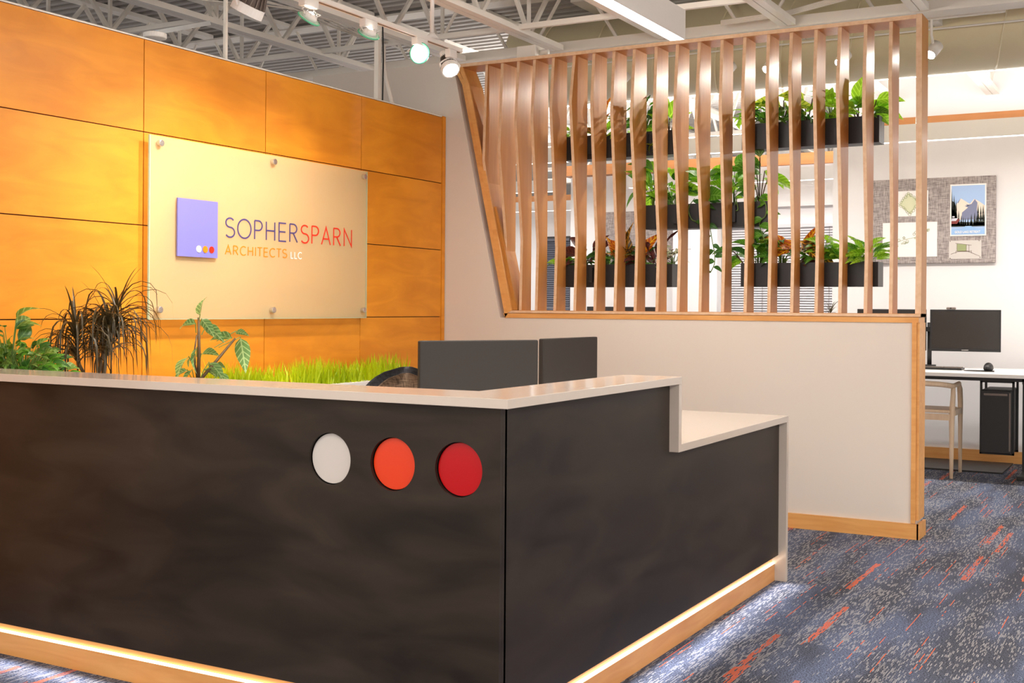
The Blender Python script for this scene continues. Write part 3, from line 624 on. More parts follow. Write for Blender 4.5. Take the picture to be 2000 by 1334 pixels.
# ------------------------------------------------------------------ spotlight track
TY, TZ = 3.4, 2.585
t = thing('spotlight_track', 'white lighting track with spotlights running parallel to the birch wall', 'track', (4.4, TY, TZ))
MB().box(2.6, 5.49, TY-.017, TY+.017, TZ, TZ+.022).build('track_rail', 'white', t)
MB().box(2.6, 5.485, TY-.006, TY+.006, TZ-.001, TZ+.0005).build('track_slot', 'grey', t)
MB().cyl((5.215, TY, TZ+.02), (5.215, TY, DECK-.03), .011, 12).build('hanger_stem', 'white', t, smooth=True)
MB().cyl((5.215, TY, TZ+.02), (5.215, TY, TZ+.05), .04, 20, .014).build('hanger_canopy', 'white', t, smooth=True)
MB().cyl((3.2, TY, TZ+.02), (3.2, TY, DECK-.03), .011, 12).build('hanger_stem', 'white', t, smooth=True)
def basis(pos, aim):
    d = (Vector(aim)-Vector(pos)).normalized(); a_ = d.cross(Vector((0, 0, 1)))
    a_ = a_.normalized() if a_.length > .01 else Vector((1, 0, 0)); return d, a_, a_.cross(d)
def finned(pos, aim, label, power, sc=1.0, track_x=None, size=1.0):
    p = Vector(pos); d, a_, b_ = basis(pos, aim); t = thing('track_spotlight', label, 'spotlight', pos, None)
    x = p.x if track_x is None else track_x
    MB().box(x-.035, x+.035, TY-.016, TY+.016, TZ-.045, TZ).build('track_adapter', 'white', t, bevel=.003)
    R = .05*sc
    MB().tube([p+d*.0, p-d*.028*sc], [R, R*.98], 28).build('lamp_rim', 'white', t, smooth=False)
    MB().tube([p-d*.028*sc, p-d*.06*sc, p-d*.11*sc], [R*.9, R*.62, R*.4], 20).build('heat_sink', 'grey', t, smooth=True)
    for k in range(18):
        an = 2*math.pi*k/18; u = a_*math.cos(an)+b_*math.sin(an); w_ = d.cross(u)*.0014
        q = [p-d*.028*sc+u*R*.6, p-d*.028*sc+u*R*.99, p-d*.11*sc+u*R*.55, p-d*.11*sc+u*R*.3]
        MB().add([v+w_ for v in q]+[v-w_ for v in q], [(0, 1, 2, 3), (7, 6, 5, 4), (0, 4, 5, 1), (1, 5, 6, 2), (2, 6, 7, 3), (3, 7, 4, 0)]).build('fin', 'grey', t)
    MB().tube([p-d*.11*sc, p-d*.15*sc], R*.42, 20).build('rear_cap', 'white', t)
    MB().tube([p-d*.003, p+d*.0005], R*.84, 24).build('lens', 'bulb', t)
    top = Vector((x, TY, TZ-.045)); c_ = p-d*.02
    pts = lambda s: [c_+a_*s*R*1.05, c_+a_*s*R*1.15+Vector((0, 0, .02)), Vector((c_.x, c_.y, top.z-.02))+a_*s*R*.9, Vector((top.x, top.y, top.z-.004))+a_*s*R*.4, top]
    for s in (-1, 1): MB().tube(pts(s), .0055, 6).build('yoke', 'white', t, smooth=True)
    spot(t, p+d*.006, aim, power, size)
    return t
def glasslamp(pos, aim, label, power, size=1.1, lit=True):
    p = Vector(pos); d, a_, b_ = basis(pos, aim); t = thing('track_spotlight', label, 'spotlight', pos)
    x = p.x
    MB().box(x-.05, x+.05, TY-.018, TY+.018, TZ-.04, TZ).build('track_adapter', 'white', t, bevel=.003)
    R = .052
    ring = [p+(a_*math.cos(k*math.pi/18)+b_*math.sin(k*math.pi/18))*R for k in range(37)]
    MB().tube(ring, .0035, 6).build('glass_disc_rim', 'glassrim', t, smooth=True)
    MB().tube([p-d*.002, p-d*.004], R*.95, 32).build('glass_disc', 'glassedge', t)
    MB().tube([p-d*.004, p-d*.02, p-d*.03], [R*.72, R*.6, R*.3], 20).build('lamp_cup', 'white', t, smooth=True)
    MB().tube([p-d*.001, p+d*.0015], R*.66, 24).build('bulb', 'bulb' if lit else 'white', t)
    if lit: MB().tube([p-d*.034, p-d*.03, p-d*.018, p-d*.01], [.004, .012, .018, .018], 12).build('bulb_capsule', 'bulb', t, smooth=True)
    top = Vector((x, TY, TZ-.04)); 
    for s in (-1, 1):
        c_ = p-d*.012+a_*s*R*.6
        MB().tube([c_, c_+a_*s*.024-d*.02, top+a_*s*.045-Vector((0, 0, .015)), top+a_*s*.03], .003, 6).build('wire_yoke', 'white', t, smooth=True)
        for q in (-.5, .5): MB().tube([p-d*.004+a_*s*R*.45+b_*q*R, p-d*.035+a_*s*R*.35+b_*q*R*.5], .0025, 5).build('wire_strut', 'white', t, smooth=True)
    if power: spot(t, p+d*.008, aim, power, size)
    return t
finned((3.80, TY, 2.43), (3.72, WY-.1, 1.2), 'finned grey spotlight with white rim at the far left of the track', E_TRACK*1.0, 1.4, size=1.25)
glasslamp((4.21, TY, 2.495), (4.25, WY, 1.55), 'glaring glass-disc spotlight, second along the track from the left', E_TRACK*1.1, 1.15)
glasslamp((4.66, TY, 2.518), (5.0, WY, 1.4), 'tilted glass-disc spotlight in the middle of the track', E_TRACK*.9, 1.15, lit=True)
glasslamp((5.10, TY, 2.51), (3.3, .6, 1.35), 'round glass-disc spotlight facing the room near the end of the track', 60, 1.3)
finned((5.40, TY, 2.475), (4.6, 2.2, .9), 'white rimmed spotlight hanging from the very end of the track', 60, 1.0, size=1.2)
# lamps behind the screen that light the planters
for yy, lab in ((2.60, 'leftmost small can light visible behind the screen slats'), (2.32, 'can light behind the screen just left of its middle right slats'), (1.86, 'can light behind the third slat from the right group'), (1.32, 'can light beside the right end post of the screen'), (3.35, 'can light hidden behind the left slats of the screen')):
    p = Vector((7.45, yy, 2.735)); aim = (6.6, yy+.45, 1.75); d, a_, b_ = basis(p, aim)
    t = thing('can_spotlight', lab, 'spotlight', tuple(p))
    MB().tube([p-d*.01, p-d*.10], [.034, .038], 24).build('can_body', 'steelw', t, smooth=True)
    MB().tube([p-d*.012, p-d*.008], .029, 20).build('lens', 'bulb', t)
    MB().tube([p-d*.06, (7.45, yy-.01, 2.86), (7.45, yy-.01, CH)], .008, 6).build('hanger', 'steelw', t)
    spot(t, p-d*.002, aim, E_BACK, 1.9, .5, col=(1, .95, .86), r=.02)
tag(MB().box(7.435, 7.465, .9, 3.8, CH-.001, CH+.02).build('lighting_track', 'steelw'), 'short cream track under the girder holding the can lights', 'track')

# ------------------------------------------------------------------ planters
PLX0, PLX1 = 6.80, 6.93
def planter(y0, y1, z0, z1, label):
    t = thing('planter_box', label, 'planter', (6.86, (y0+y1)/2, z0)); w_ = .006
    MB().box(PLX0, PLX1, y0, y1, z0, z0+w_).box(PLX0, PLX0+w_, y0, y1, z0+w_, z1).box(PLX1-w_, PLX1, y0, y1, z0+w_, z1).box(PLX0+w_, PLX1-w_, y0, y0+w_, z0+w_, z1).box(PLX0+w_, PLX1-w_, y1-w_, y1, z0+w_, z1).build('trough', 'planter', t)
    MB().box(PLX0+w_, PLX1-w_, y0+w_, y1-w_, z1-.04, z1-.018).build('soil', 'soil', t)
    for y in (y0+.2, y1-.2): MB().box(6.775, PLX0, y-.012, y+.012, z0+.03, z1-.02).build('bracket', 'planter', t)
    return t
planter(2.66, 3.435, 2.150, 2.298, 'black planter box at the upper left behind the slats')
planter(1.47, 2.26, 2.150, 2.300, 'black planter box at the upper right behind the slats')
planter(2.10, 2.865, 1.698, 1.846, 'black planter box in the middle of the screen with trailing vines')
planter(2.69, 3.425, 1.347, 1.487, 'black planter box at the lower left behind the slats')
planter(1.47, 2.26, 1.347, 1.485, 'black planter box at the lower right behind the slats')

# leaf meshes: unit length along +X, midrib on Y=0, drooping towards the tip
def leafmesh(name, mat, w_=.5, droop=.25, fold=.18, wave=0, tipp=1.0, nseg=8):
    m = MB(); vs = []
    for i in range(nseg+1):
        t_ = i/nseg; hw = w_/2*(math.sin(math.pi*min(1, t_**.75))**.9 if 0 < t_ < 1 else 0)*(1-.25*t_*tipp)
        z = -droop*t_*t_+.06*math.sin(t_*3); xx = t_*(1-.12*droop*t_)
        wv = wave*math.sin(t_*14)
        vs += [(xx, -hw, z+hw*fold*2+wv), (xx, 0, z), (xx, hw, z+hw*fold*2-wv)]
    fs = []
    for i in range(nseg):
        a_ = 3*i; fs += [(a_, a_+3, a_+4, a_+1), (a_+1, a_+4, a_+5, a_+2)]
    m.add(vs, fs); return m.mesh(name, mat, smooth=True)
LM = {}
def lm(mat, w_, droop, wave=0):
    k = (mat, w_, droop, wave)
    if k not in LM: LM[k] = leafmesh('leaf', mat, w_, droop, wave=wave)
    return LM[k]
def put_leaf(t, p, az, el, ln, mesh, roll=0, name='leaf'):
    o = bpy.data.objects.new(name, mesh); C.objects.link(o); o.parent = t
    o.matrix_local = Matrix.Translation(Vector(p)) @ Matrix.Rotation(az, 4, 'Z') @ Matrix.Rotation(-el, 4, 'Y') @ Matrix.Rotation(roll, 4, 'X') @ Matrix.Diagonal((ln, ln, ln, 1))
    return o
def bushy(name, label, pos, n, h, spread, ln, mats, w_=.5, droop=.35, seed=1, stem='stem', upright=.5, wave=0, cat='plant', xsq=.55, minh=.25):
    r_ = random.Random(seed); t = thing(name, label, cat, pos); st = MB(); n = int(n*1.35); ln *= 1.36; h *= 1.08
    for i in range(n):
        az = r_.uniform(0, 2*math.pi); f = (i+.5)/n; hh = h*(minh+(1-minh)*f)*r_.uniform(.85, 1.05); rad = spread*(1-.55*f)*r_.uniform(.5, 1)
        b = Vector((math.cos(az)*.012, math.sin(az)*.015, -.02)); e = Vector((math.cos(az)*rad*xsq, math.sin(az)*rad, hh))
        mid = (b+e)/2+Vector((-math.cos(az)*.01, -math.sin(az)*.01, .015))
        st.tube([Vector(pos)+b, Vector(pos)+mid, Vector(pos)+e], [.003, .0022, .0014], 5)
        el = r_.uniform(-.2, .7)*upright*2+.25*f
        put_leaf(t, e, az+r_.uniform(-.5, .5), el, ln*r_.uniform(.7, 1.15), lm(r_.choice(mats), w_, droop, wave), -(1 if math.sin(az) > 0 else -1)*r_.uniform(.0, 1.2))
    st.build('stem', stem, t, smooth=True); return t
def upright_leaves(name, label, pos, specs, mat, w_, droop=.15, wave=0, stem='stemd'):
    """specs: (dy, dz, az, el, length) of big leaves"""
    t = thing(name, label, 'plant', pos); st = MB()
    for dy, dz, az, el, ln, mt_ in specs:
        e = Vector((0, dy, dz)); st.tube([Vector(pos)+Vector((0, 0, -.02)), Vector(pos)+e*.6+Vector((0, 0, .005)), Vector(pos)+e], .0035, 5)
        rl = -(1 if math.sin(az) > 0 else -1)*rnd.uniform(.7, 1.25)
        put_leaf(t, e, az, el, ln*1.2, lm(mt_ or mat, w_, droop, wave), rl)
        put_leaf(t, e*.75, az+rnd.choice((-1, 1))*rnd.uniform(.5, 1.2), el*.5, ln*.85, lm(mt_ or mat, w_, droop, wave), rl*.7)
    st.build('stem', stem, t, smooth=True); return t
PX_ = 6.865; HP = math.pi/2
ZA, ZB_, ZC, ZD = 2.282, 2.284, 1.83, 1.47
# upper left planter
bushy('fern_plant', 'small bright feathery plant at the left end of the upper left planter', (PX_, 3.40, ZA), 22, .07, .07, .045, ['lf_bright', 'lf_mid'], .45, .4, 11)
upright_leaves('croton_plant', 'croton with an orange veined upright leaf in the upper left planter', (PX_, 3.18, ZA), [(-.01, .13, -HP, 1.35, .13, 'lf_croton'), (.07, .03, HP, .5, .10, 'lf_yel'), (-.05, .02, -HP, .4, .12, 'lf_deep'), (.03, .02, 2.2, .4, .11, 'lf_crot2'), (-.02, .05, -1.2, .9, .10, 'lf_bright'), (.0, .03, 3.6, .4, .1, 'lf_deep')], 'lf_croton', .5)
bushy('green_plant', 'green plant left of centre in the upper left planter', (PX_, 3.06, ZA), 12, .10, .06, .07, ['lf_mid', 'lf_bright'], .5, .4, 12)
bushy('leafy_plant', 'tall dark leafy plant in the middle of the upper left planter', (PX_, 2.90, ZA), 16, .20, .07, .08, ['lf_deep', 'lf_mid'], .6, .4, 13)
upright_leaves('pothos_plant', 'tall bright pothos at the right end of the upper left planter', (PX_, 2.74, ZA), [(.0, .10, -1.0, 1.0, .16, None), (.03, .04, 2.2, .8, .12, None), (-.03, .06, -2, .5, .12, None), (.02, .14, 1.2, 1.1, .14, None), (-.01, .02, -1.3, .2, .12, None), (.04, .02, 2, .1, .11, None)], 'lf_bright', .55, .2)
bushy('dead_leaves', 'withered yellow leaves hanging over the front of the upper left planter', (6.79, 2.80, ZA-.02), 4, -.08, .03, .06, ['lf_yel'], .6, .5, 14, upright=-.8)
# upper right planter
bushy('herb_plant', 'bright green small plant at the left end of the upper right planter', (PX_, 2.24, ZB_), 14, .10, .06, .07, ['lf_bright', 'lf_mid'], .5, .5, 21)
bushy('leafy_plant', 'dark narrow-leaved plant second in the upper right planter', (PX_, 2.14, ZB_), 18, .11, .07, .08, ['lf_mid', 'lf_deep'], .4, .5, 22)
upright_leaves('striped_plant', 'yellow striped broad-leaved plant in the upper right planter', (PX_, 2.03, ZB_), [(.02, .12, 2.0, .3, .15, 'lf_yel'), (-.02, .10, -1.9, .2, .14, 'lf_yel'), (.02, .05, 1.6, .1, .13, 'lf_mid'), (-.04, .04, -1.5, .0, .12, 'lf_deep'), (0, .06, 3.3, .4, .12, 'lf_mid'), (0, .15, -1.2, .5, .12, 'lf_yel')], 'lf_yel', .6, .5)
upright_leaves('croton_plant', 'pale croton with arching leaves in the middle of the upper right planter', (PX_, 1.89, ZB_), [(.02, .14, 1.9, .5, .14, 'lf_yel'), (-.03, .15, -1.6, .3, .15, 'lf_bright'), (.03, .06, 1.7, .0, .14, 'lf_mid'), (-.03, .05, -1.6, -.1, .13, 'lf_mid'), (.0, .04, 3.0, .2, .14, 'lf_deep'), (-.02, .1, -2.3, .2, .13, 'lf_bright')], 'lf_bright', .5, .6)
bushy('leafy_plant', 'upright yellow-green plant right of centre in the upper right planter', (PX_, 1.75, ZB_), 12, .14, .07, .09, ['lf_bright', 'lf_yel'], .55, .4, 23)
upright_leaves('pothos_plant', 'large glowing pothos with a tall leaf in the upper right planter', (PX_, 1.60, ZB_), [(.0, .10, -1.6, 1.4, .16, None), (.04, .06, 1.7, .6, .13, None), (.07, .03, 1.6, .1, .11, None), (-.04, .05, -1.5, .4, .13, None), (.01, .05, 3.0, .3, .12, None), (.02, .02, 1.9, -.2, .1, 'lf_yel')], 'lf_bright', .6, .2)
upright_leaves('pothos_plant', 'arching pothos leaves at the right end of the upper right planter', (PX_, 1.53, ZB_), [(-.03, .11, -1.5, .1, .13, None), (-.03, .06, -1.6, -.2, .13, None), (.01, .09, 1.6, .4, .12, 'lf_mid'), (-.01, .05, -1.2, -.5, .12, None), (.0, .03, -2.2, .2, .12, 'lf_mid')], 'lf_bright', .55, .4)
# middle planter
bushy('pothos_plant', 'broad-leaved pothos at the left end of the middle planter', (PX_, 2.83, ZC), 12, .22, .07, .12, ['lf_mid', 'lf_bright'], .65, .5, 31)
bushy('pothos_plant', 'dense pothos left of centre in the middle planter', (PX_, 2.70, ZC), 20, .16, .10, .10, ['lf_mid', 'lf_deep', 'lf_bright'], .62, .5, 32)
bushy('pothos_plant', 'arching pothos in the centre of the middle planter', (PX_, 2.50, ZC), 14, .20, .10, .12, ['lf_mid', 'lf_bright'], .6, .5, 33)
bushy('pothos_plant', 'bright upright pothos right of centre in the middle planter', (PX_, 2.34, ZC), 14, .22, .07, .11, ['lf_bright', 'lf_mid'], .55, .3, 34)
upright_leaves('dieffenbachia_plant', 'tall patterned leafy plant at the right end of the middle planter', (PX_, 2.17, ZC), [(.0, .28, 1.8, 1.3, .15, 'lf_stripe'), (.02, .20, 2.0, .2, .15, 'lf_mid'), (-.05, .16, -1.5, -.3, .15, 'lf_bright'), (.03, .12, 1.7, .1, .13, 'lf_mid'), (-.02, .06, -1.7, -.9, .14, 'lf_bright'), (.0, .24, 2.4, .2, .13, 'lf_mid'), (-.03, .2, -1.5, -.6, .13, 'lf_bright'), (.04, .05, 1.5, .2, .12, 'lf_deep')], 'lf_mid', .5, .35)
def vine(label, pts, every, ln, mat, seed):
    r_ = random.Random(seed); t = thing('trailing_vine', label, 'vine', pts[0]); P_ = [Vector(p) for p in pts]
    MB().tube(P_, .003, 6).build('vine_stem', 'stem', t, smooth=True)
    for i in range(1, len(P_)-1, every):
        s = 1 if (i//every) % 2 else -1
        put_leaf(t, P_[i]-P_[0], s*HP+r_.uniform(-.3, .3), r_.uniform(-.6, .1), ln*r_.uniform(.75, 1.1), lm(mat, .55, .3), -s*r_.uniform(.7, 1.3))
def cr(pts, n=6):
    out = []; P_ = [Vector(p) for p in pts]; P_ = [P_[0]]+P_+[P_[-1]]
    for i in range(1, len(P_)-2):
        for k in range(n):
            u = k/n; a_, b_, c_, d_ = P_[i-1:i+3]
            out.append(.5*((2*b_)+(-a_+c_)*u+(2*a_-5*b_+4*c_-d_)*u*u+(-a_+3*b_-3*c_+d_)*u**3))
    return out+[P_[-2]]
vine('long thin vine trailing down from the middle planter below its centre', cr([(6.84, 2.475, 1.87), (6.79, 2.471, 1.84), (6.785, 2.455, 1.75), (6.785, 2.432, 1.62), (6.785, 2.417, 1.545), (6.79, 2.42, 1.48), (6.79, 2.445, 1.43)], 4), 2, .075, 'lf_deep', 5)
vine('vine hanging from the right end of the middle planter', cr([(6.84, 2.17, 1.88), (6.79, 2.112, 1.83), (6.785, 2.108, 1.763), (6.785, 2.144, 1.72), (6.785, 2.125, 1.645), (6.785, 2.094, 1.555), (6.79, 2.078, 1.47)], 4), 3, .10, 'lf_mid', 6)
vine('looping pale vine over the left part of the middle planter', cr([(6.84, 2.565, 1.88), (6.79, 2.584, 1.82), (6.785, 2.565, 1.755), (6.785, 2.53, 1.735), (6.785, 2.52, 1.72)], 4), 5, .08, 'lf_deep', 7)
vine('curled yellow-green vine over the front of the middle planter', cr([(6.84, 2.307, 1.88), (6.79, 2.285, 1.845), (6.785, 2.275, 1.80), (6.785, 2.30, 1.80), (6.785, 2.28, 1.87)], 4), 30, .06, 'lf_bright', 8)
# lower left planter
bushy('ivy_plant', 'light green ivy hanging at the left end of the lower left planter', (6.84, 3.46, ZD), 14, .05, .09, .05, ['lf_mid', 'lf_bright'], .7, .5, 41)
upright_leaves('burgundy_plant', 'dark burgundy broad-leaved plant in the lower left planter', (PX_, 3.31, ZD), [(.05, .08, 1.6, .3, .13, None), (.0, .11, 1.5, .8, .13, None), (-.06, .08, -1.5, .7, .14, None), (-.03, .06, -1.6, .2, .13, None), (.08, .05, 1.8, -.1, .12, None), (-.07, .10, -1.5, 1.0, .12, None)], 'lf_burg', .6, .25)
bushy('green_plant', 'mid green bushy plant beside the burgundy one in the lower left planter', (PX_, 3.16, ZD), 18, .10, .08, .07, ['lf_deep', 'lf_mid'], .5, .4, 42)
bushy('green_plant', 'low green plant under the burgundy leaves', (PX_, 3.32, ZD), 12, .05, .07, .06, ['lf_deep', 'lf_mid'], .5, .4, 43)
upright_leaves('croton_plant', 'large croton with dark and orange leaves in the lower left planter', (PX_, 3.02, ZD), [(.0, .02, 2.6, 1.45, .22, 'lf_crot2'), (-.01, .05, -1.6, 1.5, .20, 'lf_crot2'), (.05, .04, 1.7, 1.1, .15, 'lf_croton'), (.02, .08, 1.6, .8, .12, 'lf_croton'), (-.08, .05, -1.4, .9, .18, 'lf_croton')], 'lf_crot2', .42, .1)
bushy('dark_plant', 'spreading dark plant with silvery leaf tips right of the croton', (PX_, 2.90, ZD), 18, .09, .09, .09, ['lf_burg', 'lf_deep', 'lf_stripe'], .35, .4, 44)
upright_leaves('cordyline_plant', 'wavy dark burgundy cordyline in the lower left planter', (PX_, 2.81, ZD), [(.02, .03, 1.8, 1.2, .17, None), (-.01, .04, -1.6, 1.2, .20, None), (-.03, .02, -1.5, .7, .16, None), (.03, .02, 1.6, .7, .14, None), (0, .05, -1.7, 1.5, .18, None), (.0, .0, -2.0, .3, .1, 'lf_mid'), (.0, .0, 2.0, .3, .1, 'lf_mid')], 'lf_burg', .22, .3, .02)
bushy('variegated_plant', 'cream variegated plant at the right end of the lower left planter', (PX_, 2.71, ZD), 14, .10, .06, .07, ['lf_var'], .35, .5, 45)
# lower right planter
upright_leaves('pothos_plant', 'pothos reaching left from the end of the lower right planter', (PX_, 2.25, ZD), [(.08, .09, 1.6, .1, .13, 'lf_deep'), (.04, .04, 1.9, -.6, .12, 'lf_bright'), (.06, .06, 1.5, -.8, .12, 'lf_mid')], 'lf_mid', .4, .4)
bushy('pothos_plant', 'dense dark pothos in the left part of the lower right planter', (PX_, 2.17, ZD), 22, .16, .09, .10, ['lf_deep', 'lf_mid', 'lf_mid'], .62, .4, 51)
bushy('striped_plant', 'green striped plant beside the orange croton', (PX_, 2.03, ZD), 16, .13, .08, .09, ['lf_yel', 'lf_mid', 'lf_deep'], .4, .4, 52)
upright_leaves('croton_plant', 'orange-red croton with big curling leaves in the lower right planter', (PX_, 1.93, ZD), [(.07, .13, 1.7, .25, .15, 'lf_croton'), (.0, .14, -1.7, -.5, .22, 'lf_crot2'), (.02, .13, 1.9, -.3, .18, 'lf_croton'), (-.04, .08, -1.5, 1.3, .15, 'lf_croton'), (.0, .03, -1.6, -.2, .12, 'lf_burg')], 'lf_croton', .4, .3, .015)
bushy('leafy_plant', 'bright curly herb right of the croton in the lower right planter', (PX_, 1.80, ZD), 34, .13, .09, .06, ['lf_bright', 'lf_mid'], .55, .6, 53)
bushy('leafy_plant', 'low rosette plant in the lower right planter', (PX_, 1.67, ZD), 18, .09, .08, .08, ['lf_mid', 'lf_bright'], .45, .3, 54)
bushy('pointed_plant', 'bright pointed-leaf plant spilling from the right end of the lower right planter', (PX_, 1.55, ZD), 24, .10, .10, .11, ['lf_bright', 'lf_bright', 'lf_mid'], .32, .3, 55)

# ------------------------------------------------------------------ behind the reception desk
t = thing('credenza', 'low white credenza along the birch wall behind the desk', 'cabinet', (3.1, 3.95, 0))
MB().box(3.02, 4.2, 3.72, 4.15, .05, .70).build('body', 'white', t); MB().box(3.0, 4.22, 3.70, 4.17, .70, .73).build('top', 'white', t); MB().box(3.05, 4.17, 3.75, 4.12, 0, .05).build('plinth', 'black', t)
for i in range(3): MB().box(3.03+i*.39, 3.405+i*.39, 3.702, 3.72, .07, .69).build('door', 'white', t)
def pot(x, y, z0, z1, r_, label):
    t = thing('plant_pot', label, 'pot', (x, y, z0)); MB().tube([(x, y, z0), (x, y, z1)], [r_*.75, r_], 24).build('pot_body', 'white', t, smooth=True)
    MB().cyl((x, y, z1), (x, y, z1+.003), r_*.93, 20).build('soil', 'soil', t); return t
pot(3.50, 3.95, .73, .86, .11, 'white pot under the arching dark dracaena')
pot(4.09, 3.93, .73, .86, .08, 'white pot of the silver-veined plant')
pot(3.10, 3.90, .73, .86, .11, 'white pot of the low herb plant at the left')
# dracaena: thin dark blades
BL = leafmesh('blade', 'lf_drac', .045, .0, .2, nseg=3)
def blade(r_, L_, droop, el):
    m = MB(); vs = []; n_ = 9
    x_ = z_ = 0.0; a_ = el
    for i in range(n_+1):
        u = i/n_; hw = .0075*(1-u)**.55*(.6+.8*min(1, u*5)*.5); vs += [(x_, -hw, z_+hw*.5), (x_, 0, z_), (x_, hw, z_+hw*.5)]
        x_ += L_/n_*math.cos(a_); z_ += L_/n_*math.sin(a_); a_ -= droop/n_*(1.6*u+.3)*1.4
        a_ = max(a_, -1.5)
    fs = []
    for i in range(n_): q = 3*i; fs += [(q, q+3, q+4, q+1), (q+1, q+4, q+5, q+2)]
    m.add(vs, fs); return m.mesh('blade', 'lf_drac', smooth=True)
r_ = random.Random(3); BM = [blade(r_, r_.uniform(.30, .46), r_.uniform(2.0, 4.6), r_.uniform(.2, 1.3)) for _ in range(16)]; BU = [blade(r_, .26, .5, 1.3), blade(r_, .24, 1.2, 1.1)]
t = thing('dracaena_plant', 'dark arching dracaena with thin drooping blades behind the desk at left', 'plant', (3.55, 3.93, .863))
for (hx, hz, nn, tx) in ((3.385, 1.08, 70, 0), (3.555, 1.10, 110, 1), (3.60, 1.17, 40, 2)):
    MB().tube([(3.5+tx*.02, 3.95, .86), ((3.5+2*hx)/3, 3.945, (.86+hz)/2), (hx, 3.92, hz)], [.008, .007, .006], 8).build('trunk', 'stemd', t, smooth=True)
    for k in range(nn):
        az = r_.uniform(0, 2*math.pi); me = r_.choice(BM)
        o = bpy.data.objects.new('blade', me); C.objects.link(o); o.parent = t; s = r_.uniform(.6, 1.05)
        ysq = .6 if math.sin(az) > 0 else .9
        o.matrix_local = Matrix.Translation((hx-3.55, 3.92-3.93+0, hz-.863+r_.uniform(-.10, .03))) @ Matrix.Diagonal((1, ysq, 1, 1)) @ Matrix.Rotation(az, 4, 'Z') @ Matrix.Diagonal((s, s, s, 1))
    for k in range(5):
        o = bpy.data.objects.new('blade', BU[k % 2]); C.objects.link(o); o.parent = t
        o.matrix_local = Matrix.Translation((hx-3.55, -.01, hz-.863)) @ Matrix.Rotation(k*1.3+(0 if tx else 1), 4, 'Z') @ Matrix.Diagonal((.95, .9, .95, 1))
# silver-veined plant
pos = (4.09, 3.93, .863); t = thing('prayer_plant', 'upright plant with silver-veined leaves and a leaning cane behind the desk', 'plant', pos)
MB().tube([pos, (4.095, 3.93, 1.0), (4.09, 3.93, 1.16)], [.009, .008, .005], 8).tube([pos, (4.2, 3.92, .96), (4.30, 3.90, 1.06)], [.008, .007, .005], 8).tube([pos, (4.06, 3.93, .98), (4.08, 3.93, 1.08)], [.006, .005, .004], 6).build('stem', 'stemd', t, smooth=True)
for x, z, az, el, ln in ((4.09, 1.17, .6, 1.0, .12), (4.10, 1.15, 0, -.7, .11), (4.06, 1.13, 3.14, .0, .12), (4.13, 1.12, 0, -.5, .13), (4.07, 1.02, 2.9, -1.3, .12), (4.10, .99, .2, .1, .13), (4.06, .99, 3.3, -.5, .09), (4.02, .98, 3.3, -.55, .14),
                         (4.01, .92, 3.0, -.3, .10), (4.04, .92, 2.6, -.9, .09), (4.15, .95, -.2, -.7, .12), (4.30, 1.06, 2.9, .1, .14), (4.33, 1.09, 0, -.1, .08), (4.36, 1.06, -.1, -1.35, .17), (4.12, .92, .2, -.2, .11), (4.24, .90, 0, -1.2, .10), (4.18, .93, .3, .1, .1)):
    p = Vector((x, 3.92, z)); MB().tube([Vector((4.09+(x-4.09)*.5, 3.93, z-.04)), p+Vector((0, 0, .005)), p], .0022, 5).build('leaf_stalk', 'stem', t)
    put_leaf(t, p-Vector(pos), az, el, ln, lm('lf_stripe', .48, .25), rnd.uniform(-.9, -.3) if az < 1.5 else rnd.uniform(.3, .9))
bushy('herb_plant', 'low leafy green herb plant at the left end behind the counter', (3.12, 3.90, .88), 170, .16, .20, .043, ['lf_fern', 'lf_mid', 'lf_deep'], .55, .4, 61, xsq=1.0)
bushy('herb_plant', 'tall sprig of green leaves rising at the left frame edge', (3.04, 3.88, .88), 14, .27, .05, .075, ['lf_fern', 'lf_deep'], .5, .4, 62, xsq=1.0)
# grass trough
t = thing('grass_planter', 'long trough of bright artificial grass along the birch wall', 'planter', (5.05, 4.03, 0))
MB().box(4.28, 5.85, 3.95, 4.12, 0, .80).build('trough', 'white', t, bevel=.004)
r_ = random.Random(9); g = MB()
for k in range(1500):
    x_ = r_.uniform(4.26, 5.86); y_ = r_.uniform(3.95, 4.12); h_ = r_.uniform(.05, .14)*(1+.15*math.sin(x_*9)); a_ = r_.uniform(0, 6.28); lx, ly = r_.gauss(0, .022), r_.gauss(0, .02); wx, wy = .0042*math.cos(a_), .0042*math.sin(a_)
    g.add([(x_-wx, y_-wy, .80), (x_+wx, y_+wy, .80), (x_+wx*.8+lx*.4, y_+wy*.8+ly*.4, .80+h_*.55), (x_-wx*.8+lx*.4, y_-wy*.8+ly*.4, .80+h_*.55), (x_+lx, y_+ly, .80+h_)], [(0, 1, 2, 3), (3, 2, 4)])
o = g.build('grass', 'lf_grass', t); o['kind'] = 'stuff'
